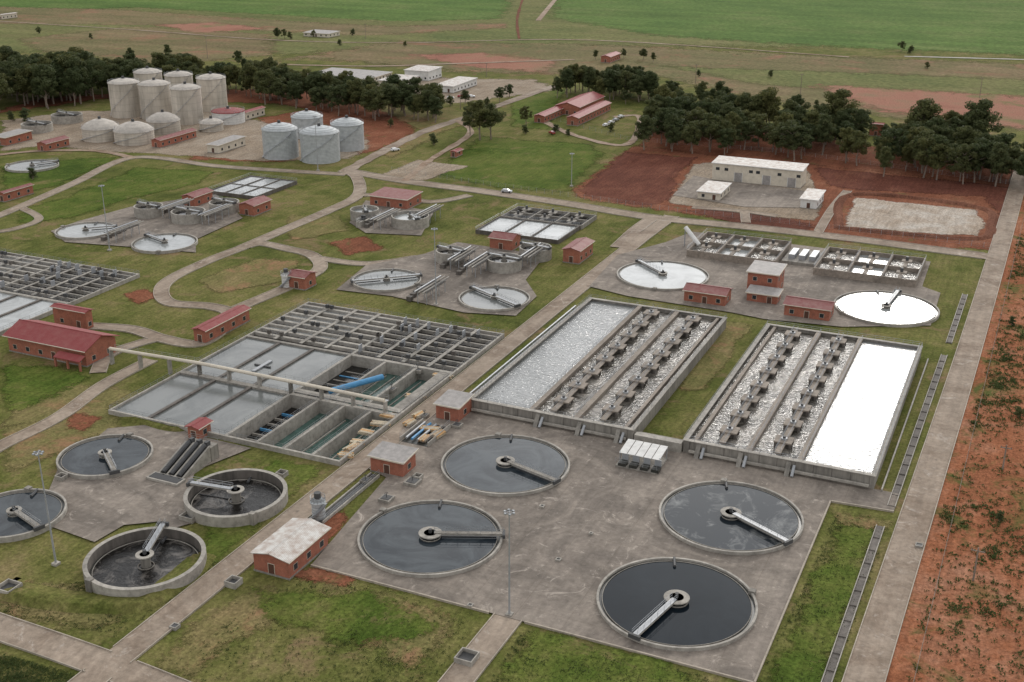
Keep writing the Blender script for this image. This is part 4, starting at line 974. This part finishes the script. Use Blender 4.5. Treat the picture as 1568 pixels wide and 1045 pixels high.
tufts('grass_tufts',[[(210,1040),(470,880),(740,945),(660,1060),(300,1080)],[(0,900),(150,890),(340,860),(190,980),(0,940)],[(800,965),(1150,1055),(740,1060)],[(1280,790),(1365,800),(1275,1045),(1160,1045)],[(-10,1000),(110,1030),(140,1060),(-10,1060)]],8500,.15,.4,'weed',5)
# ------------------------------------------------------------------ camera, sun, sky
cam=bpy.data.cameras.new('camera'); co=bpy.data.objects.new('camera',cam); sc.collection.objects.link(co)
co.location=(0,0,H); co.rotation_euler=(R(90)-P,0,0); cam.lens=36*F/1568; cam.sensor_width=36; cam.clip_end=20000; cam.clip_start=1
sc.camera=co
az=R(19); el=R(23)
sd=Vector((math.sin(az)*math.cos(el),math.cos(az)*math.cos(el),math.sin(el)))
sl=bpy.data.lights.new('sun','SUN'); sl.energy=1.15; sl.angle=R(10); sl.color=(1,.95,.88)
so=bpy.data.objects.new('sun',sl); sc.collection.objects.link(so); so.rotation_euler=sd.to_track_quat('Z','Y').to_euler(); so.location=(0,0,300)
w=bpy.data.worlds.new('World'); sc.world=w; w.use_nodes=True; nt=w.node_tree; bg=nt.nodes['Background']
sky=N(nt,'ShaderNodeTexSky',sky_type='NISHITA'); sky.sun_disc=False; sky.sun_elevation=el; sky.sun_rotation=az
tc=N(nt,'ShaderNodeTexCoord'); sx=N(nt,'ShaderNodeSeparateXYZ'); nt.links.new(tc.outputs['Generated'],sx.inputs[0])
zz=mth(nt,'MAXIMUM',sx.outputs[2],.04)
cv=N(nt,'ShaderNodeCombineXYZ'); nt.links.new(mth(nt,'DIVIDE',sx.outputs[0],mth(nt,'ADD',zz,.15)),cv.inputs[0]); nt.links.new(mth(nt,'DIVIDE',sx.outputs[1],mth(nt,'ADD',zz,.15)),cv.inputs[1])
cf=noise(nt,1.1,6,.6,cv.outputs[0],.4)
cover=ramp(nt,cf,[(.34,.7),(.52,1.0)])
cshade=ramp(nt,noise(nt,1.9,6,.62,cv.outputs[0],.3),[(.36,(5.6,5.8,6.3)),(.62,(11.6,11.5,11.4))])
vd=N(nt,'ShaderNodeVectorMath',operation='DOT_PRODUCT'); nt.links.new(tc.outputs['Generated'],vd.inputs[0]); vd.inputs[1].default_value=(sd.x,sd.y,sd.z)
gl=mth(nt,'MULTIPLY',mth(nt,'POWER',mth(nt,'MAXIMUM',vd.outputs['Value'],0.0),9.0),19.0)
gc=N(nt,'ShaderNodeCombineXYZ'); [nt.links.new(gl,gc.inputs[i]) for i in range(3)]
cc=mix(nt,1.0,cshade,gc.outputs[0],'ADD')
nt.links.new(mix(nt,cover,sky.outputs[0],cc),bg.inputs['Color']); bg.inputs['Strength'].default_value=.105
sc.view_settings.view_transform='Standard'; sc.view_settings.look='None'; sc.view_settings.exposure=0
